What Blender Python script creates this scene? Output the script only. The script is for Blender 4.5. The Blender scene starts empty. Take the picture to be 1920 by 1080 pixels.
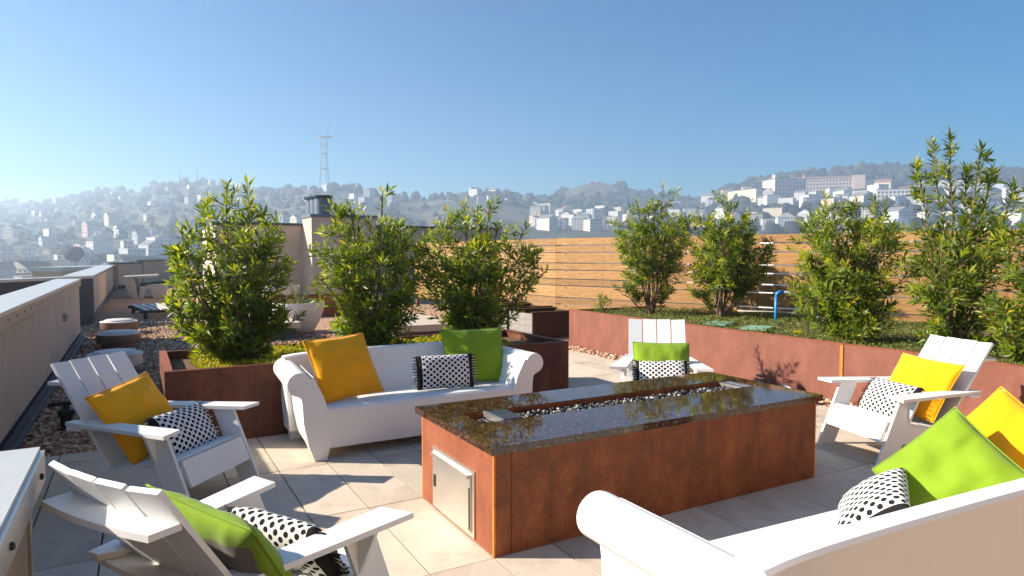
import bpy, bmesh, math, random
import numpy as np
from mathutils import Vector, Matrix, noise as mnoise

scene = bpy.context.scene
COL = scene.collection
R = math.radians

# ------------------------------------------------------------------ camera, sky, sun, exposure
HEAD, PITCH = R(29.4), math.atan(62 / 1250)
cd = bpy.data.cameras.new('camera')
cam = bpy.data.objects.new('camera', cd)
COL.objects.link(cam)
scene.camera = cam
cam.location = (0, 0, 1.6)
cam.rotation_euler = (math.pi / 2 - PITCH, 0, -HEAD)
cd.sensor_width = 36
cd.lens = 36 * 1250 / 1920
cd.clip_start, cd.clip_end = 0.05, 30000
cd.dof.use_dof = False

SUN_EL, SUN_AZ = R(29), R(-60)          # azimuth clockwise from +Y
world = bpy.data.worlds.new('World')
scene.world = world
world.use_nodes = True
wn, wl = world.node_tree.nodes, world.node_tree.links
sky = wn.new('ShaderNodeTexSky')
sky.sky_type = 'NISHITA'
sky.sun_disc = False
sky.sun_elevation, sky.sun_rotation = SUN_EL, SUN_AZ
sky.altitude, sky.air_density, sky.dust_density, sky.ozone_density = 0, 1.0, 0.0, 3.0
hs = wn.new('ShaderNodeHueSaturation')
hs.inputs['Saturation'].default_value = 2.4
wl.new(sky.outputs[0], hs.inputs['Color'])
wl.new(hs.outputs[0], wn['Background'].inputs[0])
wn['Background'].inputs[1].default_value = 0.05

ld = bpy.data.lights.new('sun', 'SUN')
ld.energy, ld.angle, ld.color = 5.0, R(0.5), (1.0, 0.895, 0.75)
sun = bpy.data.objects.new('sun', ld)
COL.objects.link(sun)
sd = Vector((math.sin(SUN_AZ) * math.cos(SUN_EL), math.cos(SUN_AZ) * math.cos(SUN_EL), math.sin(SUN_EL)))
sun.rotation_euler = sd.to_track_quat('Z', 'Y').to_euler()
sun.location = (-30, 20, 30)

scene.view_settings.view_transform = 'Standard'
scene.view_settings.look = 'None'
scene.view_settings.exposure = 1.34
scene.view_settings.gamma = 1
scene.view_settings.use_curve_mapping = False
scene.cycles.use_denoising = True
scene.cycles.max_bounces = 8
scene.cycles.transparent_max_bounces = 8
scene.cycles.volume_bounces = 1
scene.cycles.sample_clamp_indirect = 6

rng = np.random.default_rng(7)
random.seed(7)

# ------------------------------------------------------------------ materials
def srgb(r, g, b):
    return tuple(((c / 255) / 12.92 if c / 255 <= .04045 else ((c / 255 + .055) / 1.055) ** 2.4) for c in (r, g, b)) + (1,)

def new_mat(name):
    m = bpy.data.materials.new(name)
    m.use_nodes = True
    nt = m.node_tree
    return m, nt, nt.nodes['Principled BSDF']

def nz(nt, scale, detail=4, rough=.55, coord='Object', vec_scale=None, dist=0):
    tc = nt.nodes.new('ShaderNodeTexCoord')
    n = nt.nodes.new('ShaderNodeTexNoise')
    n.inputs['Scale'].default_value = scale
    n.inputs['Detail'].default_value = detail
    n.inputs['Roughness'].default_value = rough
    n.inputs['Distortion'].default_value = dist
    if vec_scale:
        mp = nt.nodes.new('ShaderNodeMapping')
        mp.inputs['Scale'].default_value = vec_scale
        nt.links.new(tc.outputs[coord], mp.inputs[0])
        nt.links.new(mp.outputs[0], n.inputs['Vector'])
    else:
        nt.links.new(tc.outputs[coord], n.inputs['Vector'])
    return n

def ramp(nt, src, stops):
    r = nt.nodes.new('ShaderNodeValToRGB')
    e = r.color_ramp.elements
    while len(e) < len(stops):
        e.new(.5)
    for el, (p, c) in zip(e, stops):
        el.position = p
        el.color = tuple(c[:3]) + (1,)
    nt.links.new(src, r.inputs[0])
    return r

def bump(nt, src, bsdf, strength=.2, dist=.01):
    b = nt.nodes.new('ShaderNodeBump')
    b.inputs['Strength'].default_value = strength
    b.inputs['Distance'].default_value = dist
    nt.links.new(src, b.inputs['Height'])
    nt.links.new(b.outputs[0], bsdf.inputs['Normal'])

def mix(nt, fac, a, b, mode='MIX'):
    n = nt.nodes.new('ShaderNodeMix')
    n.data_type = 'RGBA'
    n.blend_type = mode
    for s, v in ((n.inputs[0], fac), (n.inputs[6], a), (n.inputs[7], b)):
        if hasattr(v, 'is_linked'):
            nt.links.new(v, s)
        else:
            s.default_value = v
    return n.outputs[2]

def simple(name, col, rough=.5, var=.12, scale=6, metallic=0, bmp=0, bscale=60, spec=.5, coord='Object'):
    m, nt, b = new_mat(name)
    n = nz(nt, scale, 5, coord=coord)
    c = np.array(col[:3])
    r = ramp(nt, n.outputs['Fac'], [(.3, c * (1 - var)), (.7, c * (1 + var))])
    nt.links.new(r.outputs[0], b.inputs['Base Color'])
    b.inputs['Roughness'].default_value = rough
    b.inputs['Metallic'].default_value = metallic
    b.inputs['Specular IOR Level'].default_value = spec
    if bmp:
        n2 = nz(nt, bscale, 4, coord=coord)
        bump(nt, n2.outputs['Fac'], b, bmp, .003)
    return m

def object_random(nt, lo, hi):
    oi = nt.nodes.new('ShaderNodeObjectInfo')
    mr = nt.nodes.new('ShaderNodeMapRange')
    mr.inputs[3].default_value, mr.inputs[4].default_value = lo, hi
    nt.links.new(oi.outputs['Random'], mr.inputs[0])
    return mr.outputs[0]

def scale_val(nt, col, fac):
    h = nt.nodes.new('ShaderNodeHueSaturation')
    nt.links.new(col, h.inputs['Color'])
    nt.links.new(fac, h.inputs['Value'])
    return h.outputs[0]

M = {}

def paver_mat():
    m, nt, b = new_mat('concrete_paver')
    n = nz(nt, 3.2, 6, .6, coord='Object')
    fine = nz(nt, 140, 3, .7, coord='Object')
    r = ramp(nt, n.outputs['Fac'], [(.25, (.56, .465, .365)), (.75, (.66, .56, .445))])
    f = ramp(nt, fine.outputs['Fac'], [(.35, (.86, .86, .86)), (.65, (1.06, 1.06, 1.06))])
    c = mix(nt, 1.0, r.outputs[0], f.outputs[0], 'MULTIPLY')
    st = nz(nt, 1.6, 5, .65, coord='Object', dist=.8)
    stain = ramp(nt, st.outputs['Fac'], [(.5, (1, 1, 1)), (.7, (.72, .69, .66))])
    c = mix(nt, 1.0, c, stain.outputs[0], 'MULTIPLY')
    c = scale_val(nt, c, object_random(nt, .87, 1.08))
    nt.links.new(c, b.inputs['Base Color'])
    b.inputs['Roughness'].default_value = .85
    bump(nt, fine.outputs['Fac'], b, .25, .002)
    return m
M['paver'] = paver_mat()

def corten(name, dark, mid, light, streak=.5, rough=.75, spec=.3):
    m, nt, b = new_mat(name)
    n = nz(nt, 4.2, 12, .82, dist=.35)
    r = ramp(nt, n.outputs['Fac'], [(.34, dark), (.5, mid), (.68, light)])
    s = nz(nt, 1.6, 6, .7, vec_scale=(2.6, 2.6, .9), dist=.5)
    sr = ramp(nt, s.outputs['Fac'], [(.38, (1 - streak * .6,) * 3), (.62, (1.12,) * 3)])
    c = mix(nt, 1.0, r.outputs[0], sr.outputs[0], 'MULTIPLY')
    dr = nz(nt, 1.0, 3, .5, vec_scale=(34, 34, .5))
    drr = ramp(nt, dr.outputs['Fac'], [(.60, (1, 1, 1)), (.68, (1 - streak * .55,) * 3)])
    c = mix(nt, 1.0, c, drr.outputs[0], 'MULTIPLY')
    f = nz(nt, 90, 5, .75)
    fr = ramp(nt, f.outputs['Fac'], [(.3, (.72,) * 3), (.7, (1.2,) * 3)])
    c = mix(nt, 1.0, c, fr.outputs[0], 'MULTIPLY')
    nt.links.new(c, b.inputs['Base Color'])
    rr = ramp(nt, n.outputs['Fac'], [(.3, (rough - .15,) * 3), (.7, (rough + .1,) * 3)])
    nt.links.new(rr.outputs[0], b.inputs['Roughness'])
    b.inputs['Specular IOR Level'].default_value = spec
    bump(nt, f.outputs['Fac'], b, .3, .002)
    return m
M['corten'] = corten('weathered_steel', (.115, .027, .007), (.235, .060, .014), (.34, .112, .028), .45, .55, .4)
M['corten_end'] = corten('weathered_steel_fresh', (.21, .060, .028), (.27, .083, .038), (.32, .108, .054), .15, .7)
M['corten_pink'] = corten('weathered_steel_bloom', (.18, .066, .044), (.215, .08, .053), (.25, .098, .065), .12, .75, .3)
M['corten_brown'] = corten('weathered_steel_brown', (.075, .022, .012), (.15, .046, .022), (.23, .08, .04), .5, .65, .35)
M['corten_orange'] = corten('orange_rust_edge', (.48, .13, .02), (.62, .2, .035), (.72, .28, .06), .3, .8)
M['dark_wood'] = corten('dark_brown_steel', (.028, .014, .009), (.045, .021, .013), (.075, .034, .02), .3, .5, .4)

def granite():
    m, nt, b = new_mat('polished_brown_granite')
    tc = nt.nodes.new('ShaderNodeTexCoord')
    v = nt.nodes.new('ShaderNodeTexVoronoi')
    v.inputs['Scale'].default_value = 95
    nt.links.new(tc.outputs['Object'], v.inputs['Vector'])
    vr = ramp(nt, v.outputs['Color'], [(.0, (.018, .009, .005)), (.5, (.05, .023, .010)), (.8, (.11, .055, .026)), (.95, (.22, .15, .095))])
    n = nz(nt, 18, 6, .7)
    nr = ramp(nt, n.outputs['Fac'], [(.35, (.5,) * 3), (.65, (1.35,) * 3)])
    c = mix(nt, 1, vr.outputs[0], nr.outputs[0], 'MULTIPLY')
    nt.links.new(c, b.inputs['Base Color'])
    b.inputs['Roughness'].default_value = .045
    b.inputs['Specular IOR Level'].default_value = .6
    b.inputs['IOR'].default_value = 1.5
    n2 = nz(nt, 3, 2)
    bump(nt, n2.outputs['Fac'], b, .02, .01)
    return m
M['granite'] = granite()

def plastic(name, col, rough):
    m, nt, b = new_mat(name)
    n = nz(nt, 3, 6, .6)
    c = np.array(col)
    r = ramp(nt, n.outputs['Fac'], [(.3, c * .955), (.7, c)])
    d = nz(nt, 14, 6, .7, dist=.5)
    dr = ramp(nt, d.outputs['Fac'], [(.62, (1, 1, 1)), (.8, (.9, .885, .86))])
    nt.links.new(mix(nt, 1, r.outputs[0], dr.outputs[0], 'MULTIPLY'), b.inputs['Base Color'])
    b.inputs['Roughness'].default_value = rough
    n2 = nz(nt, 220, 3)
    bump(nt, n2.outputs['Fac'], b, .06, .001)
    return m
M['white_board'] = plastic('white_recycled_plastic_board', (.79, .79, .78), .45)
M['white_mould'] = plastic('white_moulded_plastic', (.80, .795, .775), .4)
M['bowl'] = plastic('pale_cast_planter', (.80, .72, .63), .8)

def fabric(name, col, weave=520):
    m, nt, b = new_mat(name)
    n = nz(nt, 7, 4, .6)
    c = np.array(col)
    r = ramp(nt, n.outputs['Fac'], [(.3, c * .93), (.7, c * 1.05)])
    nt.links.new(r.outputs[0], b.inputs['Base Color'])
    b.inputs['Roughness'].default_value = .85
    b.inputs['Specular IOR Level'].default_value = .2
    b.inputs['Sheen Weight'].default_value = .15
    w = nz(nt, weave, 2)
    bump(nt, w.outputs['Fac'], b, .12, .001)
    return m
M['yellow'] = fabric('yellow_cushion_cloth', (.95, .41, .003))
M['green'] = fabric('lime_green_cushion_cloth', (.19, .31, .012))
M['taupe'] = fabric('taupe_cushion_cloth', (.17, .14, .115))

def dots():
    m, nt, b = new_mat('black_dot_print_cloth')
    uv = nt.nodes.new('ShaderNodeUVMap')
    def math_(op, a, bb=None):
        n = nt.nodes.new('ShaderNodeMath')
        n.operation = op
        for i, v in enumerate((a, bb)):
            if v is None:
                continue
            if hasattr(v, 'is_linked'):
                nt.links.new(v, n.inputs[i])
            else:
                n.inputs[i].default_value = v
        return n.outputs[0]
    sep = nt.nodes.new('ShaderNodeSeparateXYZ')
    nt.links.new(uv.outputs[0], sep.inputs[0])
    sx, sy = .056, .049
    def lattice(off):
        fx = math_('MULTIPLY', math_('SUBTRACT', math_('FRACT', math_('ADD', math_('DIVIDE', sep.outputs[0], sx), off + 20)), .5), sx)
        fy = math_('MULTIPLY', math_('SUBTRACT', math_('FRACT', math_('ADD', math_('DIVIDE', sep.outputs[1], sy), off + 20)), .5), sy)
        return math_('SQRT', math_('ADD', math_('MULTIPLY', fx, fx), math_('MULTIPLY', fy, fy)))
    d = math_('MINIMUM', lattice(0), lattice(.5))
    n = nz(nt, 60, 3)
    d = math_('ADD', d, math_('MULTIPLY', math_('SUBTRACT', n.outputs['Fac'], .5), .004))
    dot = math_('LESS_THAN', d, .0128)
    band = math_('GREATER_THAN', math_('ABSOLUTE', sep.outputs[0]), .212)
    f = math_('MAXIMUM', dot, band)
    c = mix(nt, f, (.74, .73, .71, 1), (.014, .013, .014, 1))
    nt.links.new(c, b.inputs['Base Color'])
    b.inputs['Roughness'].default_value = .9
    b.inputs['Specular IOR Level'].default_value = .15
    w = nz(nt, 480, 2)
    bump(nt, w.outputs['Fac'], b, .12, .001)
    return m
M['dots'] = dots()
M['black_cloth'] = simple('black_fringe_yarn', (.016, .015, .016), .95)
M['white_cloth'] = simple('white_fringe_yarn', (.7, .69, .67), .95)

M['stucco'] = simple('tan_wall_panel', (.56, .45, .345), .85, .07, 2.5, bmp=.2, bscale=160)
M['stucco_shade'] = simple('grey_shadowed_wall', (.11, .105, .10), .85, .12, 2)  # dark version of the wall tone, shade put into the colour
M['coping'] = simple('pale_painted_metal_coping', (.55, .55, .52), .38, .06, 3, metallic=.25)
M['coping_tan'] = simple('tan_painted_metal_coping', (.43, .33, .25), .5, .07, 3)
M['flash'] = simple('dark_grey_flashing', (.06, .065, .075), .45, .15, 4, metallic=.4)
M['membrane'] = simple('black_roof_membrane', (.02, .02, .022), .6)
M['cap_blue'] = simple('dark_blue_grey_metal', (.055, .075, .11), .4, .1, 3, metallic=.5)
M['flue'] = simple('grey_flue_metal', (.16, .19, .22), .4, .12, 3, metallic=.5)
M['steel'] = simple('brushed_stainless_steel', (.78, .73, .67), .4, .08, 3, metallic=1)
M['steel_dull'] = simple('dull_steel_trim', (.48, .45, .42), .42, .1, 8, metallic=.9)
M['black'] = simple('black_plastic', (.012, .012, .013), .45)
M['counter'] = simple('pale_grey_counter_top', (.48, .49, .48), .35, .06, 5)
M['tan_panel'] = simple('tan_cabinet_panel', (.45, .36, .26), .6, .06, 4)
M['concrete'] = simple('pale_grey_concrete', (.42, .41, .39), .8, .1, 3, bmp=.2)
M['lit_board'] = simple('lit_grey_board', (.26, .24, .22), .8, .15, 6)  # sunlit side of the dark boxes put into a lighter colour
M['path'] = simple('beige_concrete', (.52, .43, .34), .8, .08, 3)
M['vent_side'] = simple('brown_vent_metal', (.20, .13, .10), .5, .15, 6, metallic=.3)
M['vent_top'] = simple('pale_vent_cap', (.60, .57, .53), .6, .08, 6)
M['soil'] = simple('brown_planting_soil', (.13, .07, .035), .95, .35, 25, bmp=.6, bscale=60)
M['blue_pipe'] = simple('blue_plastic_pipe', (.02, .22, .58), .4, .1, 12)
M['white_pipe'] = simple('grey_white_plastic_pipe', (.40, .38, .34), .5)
M['green_lid'] = simple('pale_green_valve_lid', (.20, .36, .26), .55, .1, 10)
M['bark'] = simple('grey_brown_bark', (.17, .115, .07), .9, .3, 40, bmp=.4)
M['red_disc'] = simple('dark_red_painted_metal', (.16, .02, .015), .45)

def gravel_mat(name, stops, by_attr):
    m, nt, b = new_mat(name)
    if by_attr:
        a = nt.nodes.new('ShaderNodeAttribute')
        a.attribute_name = 'Col'
        nt.links.new(a.outputs['Color'], b.inputs['Base Color'])
    else:
        tc = nt.nodes.new('ShaderNodeTexCoord')
        v = nt.nodes.new('ShaderNodeTexVoronoi')
        v.inputs['Scale'].default_value = 26
        nt.links.new(tc.outputs['Object'], v.inputs['Vector'])
        r = ramp(nt, v.outputs['Color'], stops)
        nt.links.new(r.outputs[0], b.inputs['Base Color'])
        bump(nt, v.outputs['Distance'], b, .9, .02)
    b.inputs['Roughness'].default_value = .9
    return m
GST = [(.1, (.20, .105, .06)), (.4, (.38, .21, .12)), (.65, (.50, .30, .18)), (.9, (.60, .43, .29))]
M['gravel_bed'] = gravel_mat('gravel_bed', GST, False)
M['stones'] = gravel_mat('gravel_stones', GST, True)

def pebble_mat():
    m, nt, b = new_mat('fire_pit_pebbles')
    a = nt.nodes.new('ShaderNodeAttribute')
    a.attribute_name = 'Col'
    nt.links.new(a.outputs['Color'], b.inputs['Base Color'])
    b.inputs['Roughness'].default_value = .25
    return m
M['pebbles'] = pebble_mat()

def leaf_mat(name, trans=.38, rough=.38):
    m, nt, b = new_mat(name)
    a = nt.nodes.new('ShaderNodeAttribute')
    a.attribute_name = 'Col'
    n = nz(nt, 14, 3)
    v = ramp(nt, n.outputs['Fac'], [(.3, (.82,) * 3), (.7, (1.15,) * 3)])
    c = mix(nt, 1, a.outputs['Color'], v.outputs[0], 'MULTIPLY')
    nt.links.new(c, b.inputs['Base Color'])
    b.inputs['Roughness'].default_value = rough
    b.inputs['Specular IOR Level'].default_value = .45
    t = nt.nodes.new('ShaderNodeBsdfTranslucent')
    c2 = mix(nt, 1, c, (1.5, 1.45, .6, 1), 'MULTIPLY')
    nt.links.new(c2, t.inputs['Color'])
    ms = nt.nodes.new('ShaderNodeMixShader')
    ms.inputs[0].default_value = trans
    out = nt.nodes['Material Output']
    nt.links.new(b.outputs[0], ms.inputs[1])
    nt.links.new(t.outputs[0], ms.inputs[2])
    nt.links.new(ms.outputs[0], out.inputs['Surface'])
    return m
M['leaf'] = leaf_mat('glossy_shrub_leaf', .5, .36)
M['cover'] = leaf_mat('ground_cover_leaf', .3, .6)

def cedar():
    m, nt, b = new_mat('cedar_board')
    n = nz(nt, 2.0, 6, .6, vec_scale=(1.2, 9, 16))
    r = ramp(nt, n.outputs['Fac'], [(.3, (.29, .14, .042)), (.55, (.39, .21, .072)), (.75, (.47, .28, .11))])
    k = nz(nt, 7.5, 3, .5, vec_scale=(1, 2, 2.4))
    kr = ramp(nt, k.outputs['Fac'], [(.62, (1, 1, 1)), (.72, (.55, .43, .34))])
    c = mix(nt, 1, r.outputs[0], kr.outputs[0], 'MULTIPLY')
    c = scale_val(nt, c, object_random(nt, .74, 1.16))
    nt.links.new(c, b.inputs['Base Color'])
    b.inputs['Roughness'].default_value = .7
    bump(nt, n.outputs['Fac'], b, .2, .003)
    return m
M['cedar'] = cedar()
M['bounce_board'] = simple('honey_bounce_board', (.40, .25, .13), .7, .2, 5)  # cladding of the added roof house, toned for the light it bounces
M['post'] = simple('dark_fence_post', (.16, .09, .05), .8)

# ------------------------------------------------------------------ mesh helpers
def link(o, parent=None):
    COL.objects.link(o)
    if parent is not None:
        o.parent = parent
    return o

def tag(o, label=None, cat=None, group=None, kind=None):
    if label: o['label'] = label
    if cat: o['category'] = cat
    if group: o['group'] = group
    if kind: o['kind'] = kind
    return o

def empty(name, loc=(0, 0, 0), rz=0):
    o = bpy.data.objects.new(name, None)
    o.empty_display_size = .1
    o.location = loc
    o.rotation_euler = (0, 0, rz)
    return link(o)

def mesh_obj(name, me, mat, parent=None, loc=(0, 0, 0), rot=(0, 0, 0)):
    if mat is not None and not me.materials:
        for m in (mat if isinstance(mat, (list, tuple)) else [mat]):
            me.materials.append(m)
    o = bpy.data.objects.new(name, me)
    o.location, o.rotation_euler = loc, rot
    return link(o, parent)

def from_bm(bm, bev=0, seg=2, smooth=False):
    if bev:
        es = [e for e in bm.edges if len(e.link_faces) == 2 and e.calc_face_angle(0) > .5]
        bmesh.ops.bevel(bm, geom=es, offset=bev, segments=seg, affect='EDGES', profile=.6, clamp_overlap=True)
    bmesh.ops.recalc_face_normals(bm, faces=bm.faces)
    me = bpy.data.meshes.new('m')
    bm.to_mesh(me)
    bm.free()
    if smooth:
        me.polygons.foreach_set('use_smooth', [True] * len(me.polygons))
    return me

def bm_box(bm, x0, x1, y0, y1, z0, z1):
    vs = [bm.verts.new(p) for p in ((x0, y0, z0), (x1, y0, z0), (x1, y1, z0), (x0, y1, z0), (x0, y0, z1), (x1, y0, z1), (x1, y1, z1), (x0, y1, z1))]
    for f in ((0, 3, 2, 1), (4, 5, 6, 7), (0, 1, 5, 4), (1, 2, 6, 5), (2, 3, 7, 6), (3, 0, 4, 7)):
        bm.faces.new([vs[i] for i in f])

_box_cache = {}
def box_mesh(sx, sy, sz, bev, mat):
    k = (round(sx, 4), round(sy, 4), round(sz, 4), bev, id(mat))
    if k not in _box_cache:
        bm = bmesh.new()
        bm_box(bm, -sx / 2, sx / 2, -sy / 2, sy / 2, -sz / 2, sz / 2)
        me = from_bm(bm, bev, 1 if bev < .004 else 2)
        me.materials.append(mat)
        _box_cache[k] = me
    return _box_cache[k]

def box(name, x0, x1, y0, y1, z0, z1, mat, parent=None, bev=0):
    me = box_mesh(x1 - x0, y1 - y0, z1 - z0, bev, mat)
    return mesh_obj(name, me, None, parent, ((x0 + x1) / 2, (y0 + y1) / 2, (z0 + z1) / 2))

def plank(name, p0, p1, width_dir, w, t, mat, parent=None, bev=.003):
    """board from p0 to p1, w wide along width_dir, t thick"""
    p0, p1 = Vector(p0), Vector(p1)
    x = (p1 - p0)
    L = x.length
    x.normalize()
    y = Vector(width_dir)
    y = (y - x * x.dot(y)).normalized()
    z = x.cross(y)
    me = box_mesh(L, w, t, bev, mat)
    o = mesh_obj(name, me, None, parent)
    mt = Matrix((x, y, z)).transposed().to_4x4()
    mt.translation = (p0 + p1) / 2
    o.matrix_local = mt
    return o

def prism(name, poly, axis, a0, a1, mat, parent=None, bev=0, seg=2, smooth=False):
    """poly: 2-D points; axis 'x','y','z' is the extrusion axis. order of remaining axes kept (x,y,z)"""
    bm = bmesh.new()
    def P(q, a):
        return {'x': (a, q[0], q[1]), 'y': (q[0], a, q[1]), 'z': (q[0], q[1], a)}[axis]
    A = [bm.verts.new(P(q, a0)) for q in poly]
    B = [bm.verts.new(P(q, a1)) for q in poly]
    bm.faces.new(A)
    bm.faces.new(B[::-1])
    n = len(poly)
    for i in range(n):
        bm.faces.new((A[i], A[(i + 1) % n], B[(i + 1) % n], B[i]))
    me = from_bm(bm, bev, seg, smooth)
    return mesh_obj(name, me, mat, parent)

def lathe_mesh(prof, seg=40, smooth=True):
    bm = bmesh.new()
    rings = []
    for r, z in prof:
        if r < 1e-6:
            rings.append([bm.verts.new((0, 0, z))])
        else:
            rings.append([bm.verts.new((r * math.cos(2 * math.pi * i / seg), r * math.sin(2 * math.pi * i / seg), z)) for i in range(seg)])
    for a, b in zip(rings[:-1], rings[1:]):
        for i in range(seg):
            j = (i + 1) % seg
            if len(a) == 1 and len(b) == 1: continue
            if len(a) == 1: bm.faces.new((a[0], b[i], b[j]))
            elif len(b) == 1: bm.faces.new((a[i], a[j], b[0]))
            else: bm.faces.new((a[i], a[j], b[j], b[i]))
    me = from_bm(bm, 0)
    if smooth:
        me.polygons.foreach_set('use_smooth', [True] * len(me.polygons))
        bm = bmesh.new(); bm.from_mesh(me)
        for e in bm.edges:
            if len(e.link_faces) == 2 and e.calc_face_angle(0) > .6: e.smooth = False
        bm.to_mesh(me); bm.free()
    return me

def tube_mesh(pts, rad, seg=10, caps=True):
    pts = [Vector(p) for p in pts]
    rads = rad if isinstance(rad, (list, tuple)) else [rad] * len(pts)
    bm = bmesh.new()
    rings = []
    up = Vector((0, 0, 1))
    for i, p in enumerate(pts):
        d = (pts[min(i + 1, len(pts) - 1)] - pts[max(i - 1, 0)]).normalized()
        a = d.cross(up if abs(d.z) < .95 else Vector((1, 0, 0))).normalized()
        b = d.cross(a)
        rings.append([bm.verts.new(p + (a * math.cos(2 * math.pi * k / seg) + b * math.sin(2 * math.pi * k / seg)) * rads[i]) for k in range(seg)])
    for A, B in zip(rings[:-1], rings[1:]):
        for k in range(seg):
            bm.faces.new((A[k], A[(k + 1) % seg], B[(k + 1) % seg], B[k]))
    if caps:
        bm.faces.new(rings[0][::-1]); bm.faces.new(rings[-1])
    return from_bm(bm, 0, smooth=True)

def np_mesh(V, Fc, cols=None, mats=(), smooth=False, mat_idx=None):
    """V (n,3); Fc (m,k) faces of equal size; cols per vertex (n,3)"""
    me = bpy.data.meshes.new('m')
    V = np.asarray(V, np.float32); Fc = np.asarray(Fc, np.int32)
    m, k = Fc.shape
    me.vertices.add(len(V)); me.vertices.foreach_set('co', V.ravel())
    me.loops.add(m * k); me.loops.foreach_set('vertex_index', Fc.ravel())
    me.polygons.add(m)
    me.polygons.foreach_set('loop_start', np.arange(0, m * k, k, dtype=np.int32))
    if smooth: me.polygons.foreach_set('use_smooth', np.ones(m, bool))
    if mat_idx is not None: me.polygons.foreach_set('material_index', np.asarray(mat_idx, np.int32))
    me.update(calc_edges=True)
    if cols is not None:
        at = me.color_attributes.new('Col', 'FLOAT_COLOR', 'POINT')
        at.data.foreach_set('color', np.concatenate([cols, np.ones((len(cols), 1))], 1).astype(np.float32).ravel())
    for x in mats: me.materials.append(x)
    return me

def copy_tree(o, parent=None):
    c = o.copy()
    COL.objects.link(c)
    c.parent = parent
    for ch in o.children:
        copy_tree(ch, c)
    return c

PHI = (1 + 5 ** .5) / 2
ICO_V = np.array([(-1, PHI, 0), (1, PHI, 0), (-1, -PHI, 0), (1, -PHI, 0), (0, -1, PHI), (0, 1, PHI), (0, -1, -PHI), (0, 1, -PHI), (PHI, 0, -1), (PHI, 0, 1), (-PHI, 0, -1), (-PHI, 0, 1)]) / math.sqrt(1 + PHI ** 2)
ICO_F = np.array([(0, 11, 5), (0, 5, 1), (0, 1, 7), (0, 7, 10), (0, 10, 11), (1, 5, 9), (5, 11, 4), (11, 10, 2), (10, 7, 6), (7, 1, 8), (3, 9, 4), (3, 4, 2), (3, 2, 6), (3, 6, 8), (3, 8, 9), (4, 9, 5), (2, 4, 11), (6, 2, 10), (8, 6, 7), (9, 8, 1)])
OCT_V = np.array([(1, 0, 0), (-1, 0, 0), (0, 1, 0), (0, -1, 0), (0, 0, 1), (0, 0, -1.)])
OCT_F = np.array([(0, 2, 4), (2, 1, 4), (1, 3, 4), (3, 0, 4), (2, 0, 5), (1, 2, 5), (3, 1, 5), (0, 3, 5)])

def rocks(pos, size, pal, base='ico', flat=.6, jitter=.28):
    bv, bf = (ICO_V, ICO_F) if base == 'ico' else (OCT_V, OCT_F)
    n = len(pos)
    sc = size[:, None] * rng.uniform(.65, 1.25, (n, 3)) * np.array([1, 1, flat])
    v = bv[None] * (1 + rng.uniform(-jitter, jitter, (n, len(bv), 1)))
    v = v * sc[:, None]
    a = rng.uniform(0, 2 * math.pi, n); ca, sa = np.cos(a)[:, None], np.sin(a)[:, None]
    t = rng.normal(0, .25, n)[:, None]
    x, y, z = v[..., 0], v[..., 1], v[..., 2]
    x, z = x * np.cos(t) - z * np.sin(t), x * np.sin(t) + z * np.cos(t)
    x, y = x * ca - y * sa, x * sa + y * ca
    v = np.stack([x, y, z], -1) + pos[:, None]
    f = (bf[None] + (np.arange(n) * len(bv))[:, None, None]).reshape(-1, 3)
    c = pal[rng.integers(0, len(pal), n)] * rng.uniform(.75, 1.2, (n, 1))
    return v.reshape(-1, 3), f, np.repeat(c, len(bv), 0)

GP = np.array([(.22, .11, .06), (.36, .19, .11), (.46, .26, .155), (.54, .35, .22), (.60, .43, .29), (.38, .16, .08), (.64, .50, .37)])
# ------------------------------------------------------------------ roof deck and its pavers
deck = box('roof_deck', -1.4, 13.5, -4, 56, -.5, -.045, M['gravel_bed'])
tag(deck, kind='structure')
PX, PY, X0, Y0 = .363, 1.013, .885, 3.05
def paver(x, y, w=PX, d=PY):
    o = mesh_obj('paver', box_mesh(w - .009, d - .009, .042, .003, M['paver']), None, deck)
    o.location = Vector((x + w / 2, y + d / 2, -.021 + rng.uniform(-.0012, .0012))) - deck.location
    o.rotation_euler = (rng.normal(0, .0008), rng.normal(0, .0008), (math.pi if rng.random() < .5 else 0))
for i in range(-5, 16):
    x = X0 + i * PX
    for j in range(-4, 7):
        y = Y0 + j * PY
        if j >= 3 and not (x > 4.1):           # behind the lounge only the right hand passage is paved
            continue
        if x + PX > 6.62:
            continue
        paver(x, y)
for i in range(-5, 10):                        # narrower closing row before the gravel
    paver(X0 + i * PX, Y0 + 3 * PY, PX, .27 if i < -1 else .05)

def scatter(name, x0, x1, y0, y1, n, smin, smax, label, base, zz=-.032, keep=None):
    p = np.stack([rng.uniform(x0, x1, n), rng.uniform(y0, y1, n), np.full(n, zz) + rng.uniform(-.008, .014, n)], 1)
    if keep is not None: p = p[keep(p)]
    v, f, c = rocks(p, rng.uniform(smin, smax, len(p)), GP, base)
    o = mesh_obj(name, np_mesh(v, f, c), M['stones'])
    return tag(o, label, 'gravel', kind='stuff')
scatter('gravel', -.93, .17, 6.38, 10.5, 6200, .014, .032, 'brown and tan gravel in the strip along the left parapet', 'ico')
scatter('gravel', -.93, .9, 10.5, 19, 7000, .02, .04, 'tan gravel on the roof around the round vents', 'oct')
scatter('gravel', .2, 6.6, 7.68, 14, 15000, .018, .036, 'sunlit tan gravel on the roof behind the leafy steel planter', 'oct',
        keep=lambda p: ~((p[:, 0] > 4.2) & (p[:, 1] < 10.1) & (p[:, 0] < 6.42)))
scatter('gravel', 6.36, 6.69, 1.5, 9.9, 3000, .016, .034, 'pale gravel edging at the foot of the long right planter', 'ico', zz=-.012)

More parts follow.
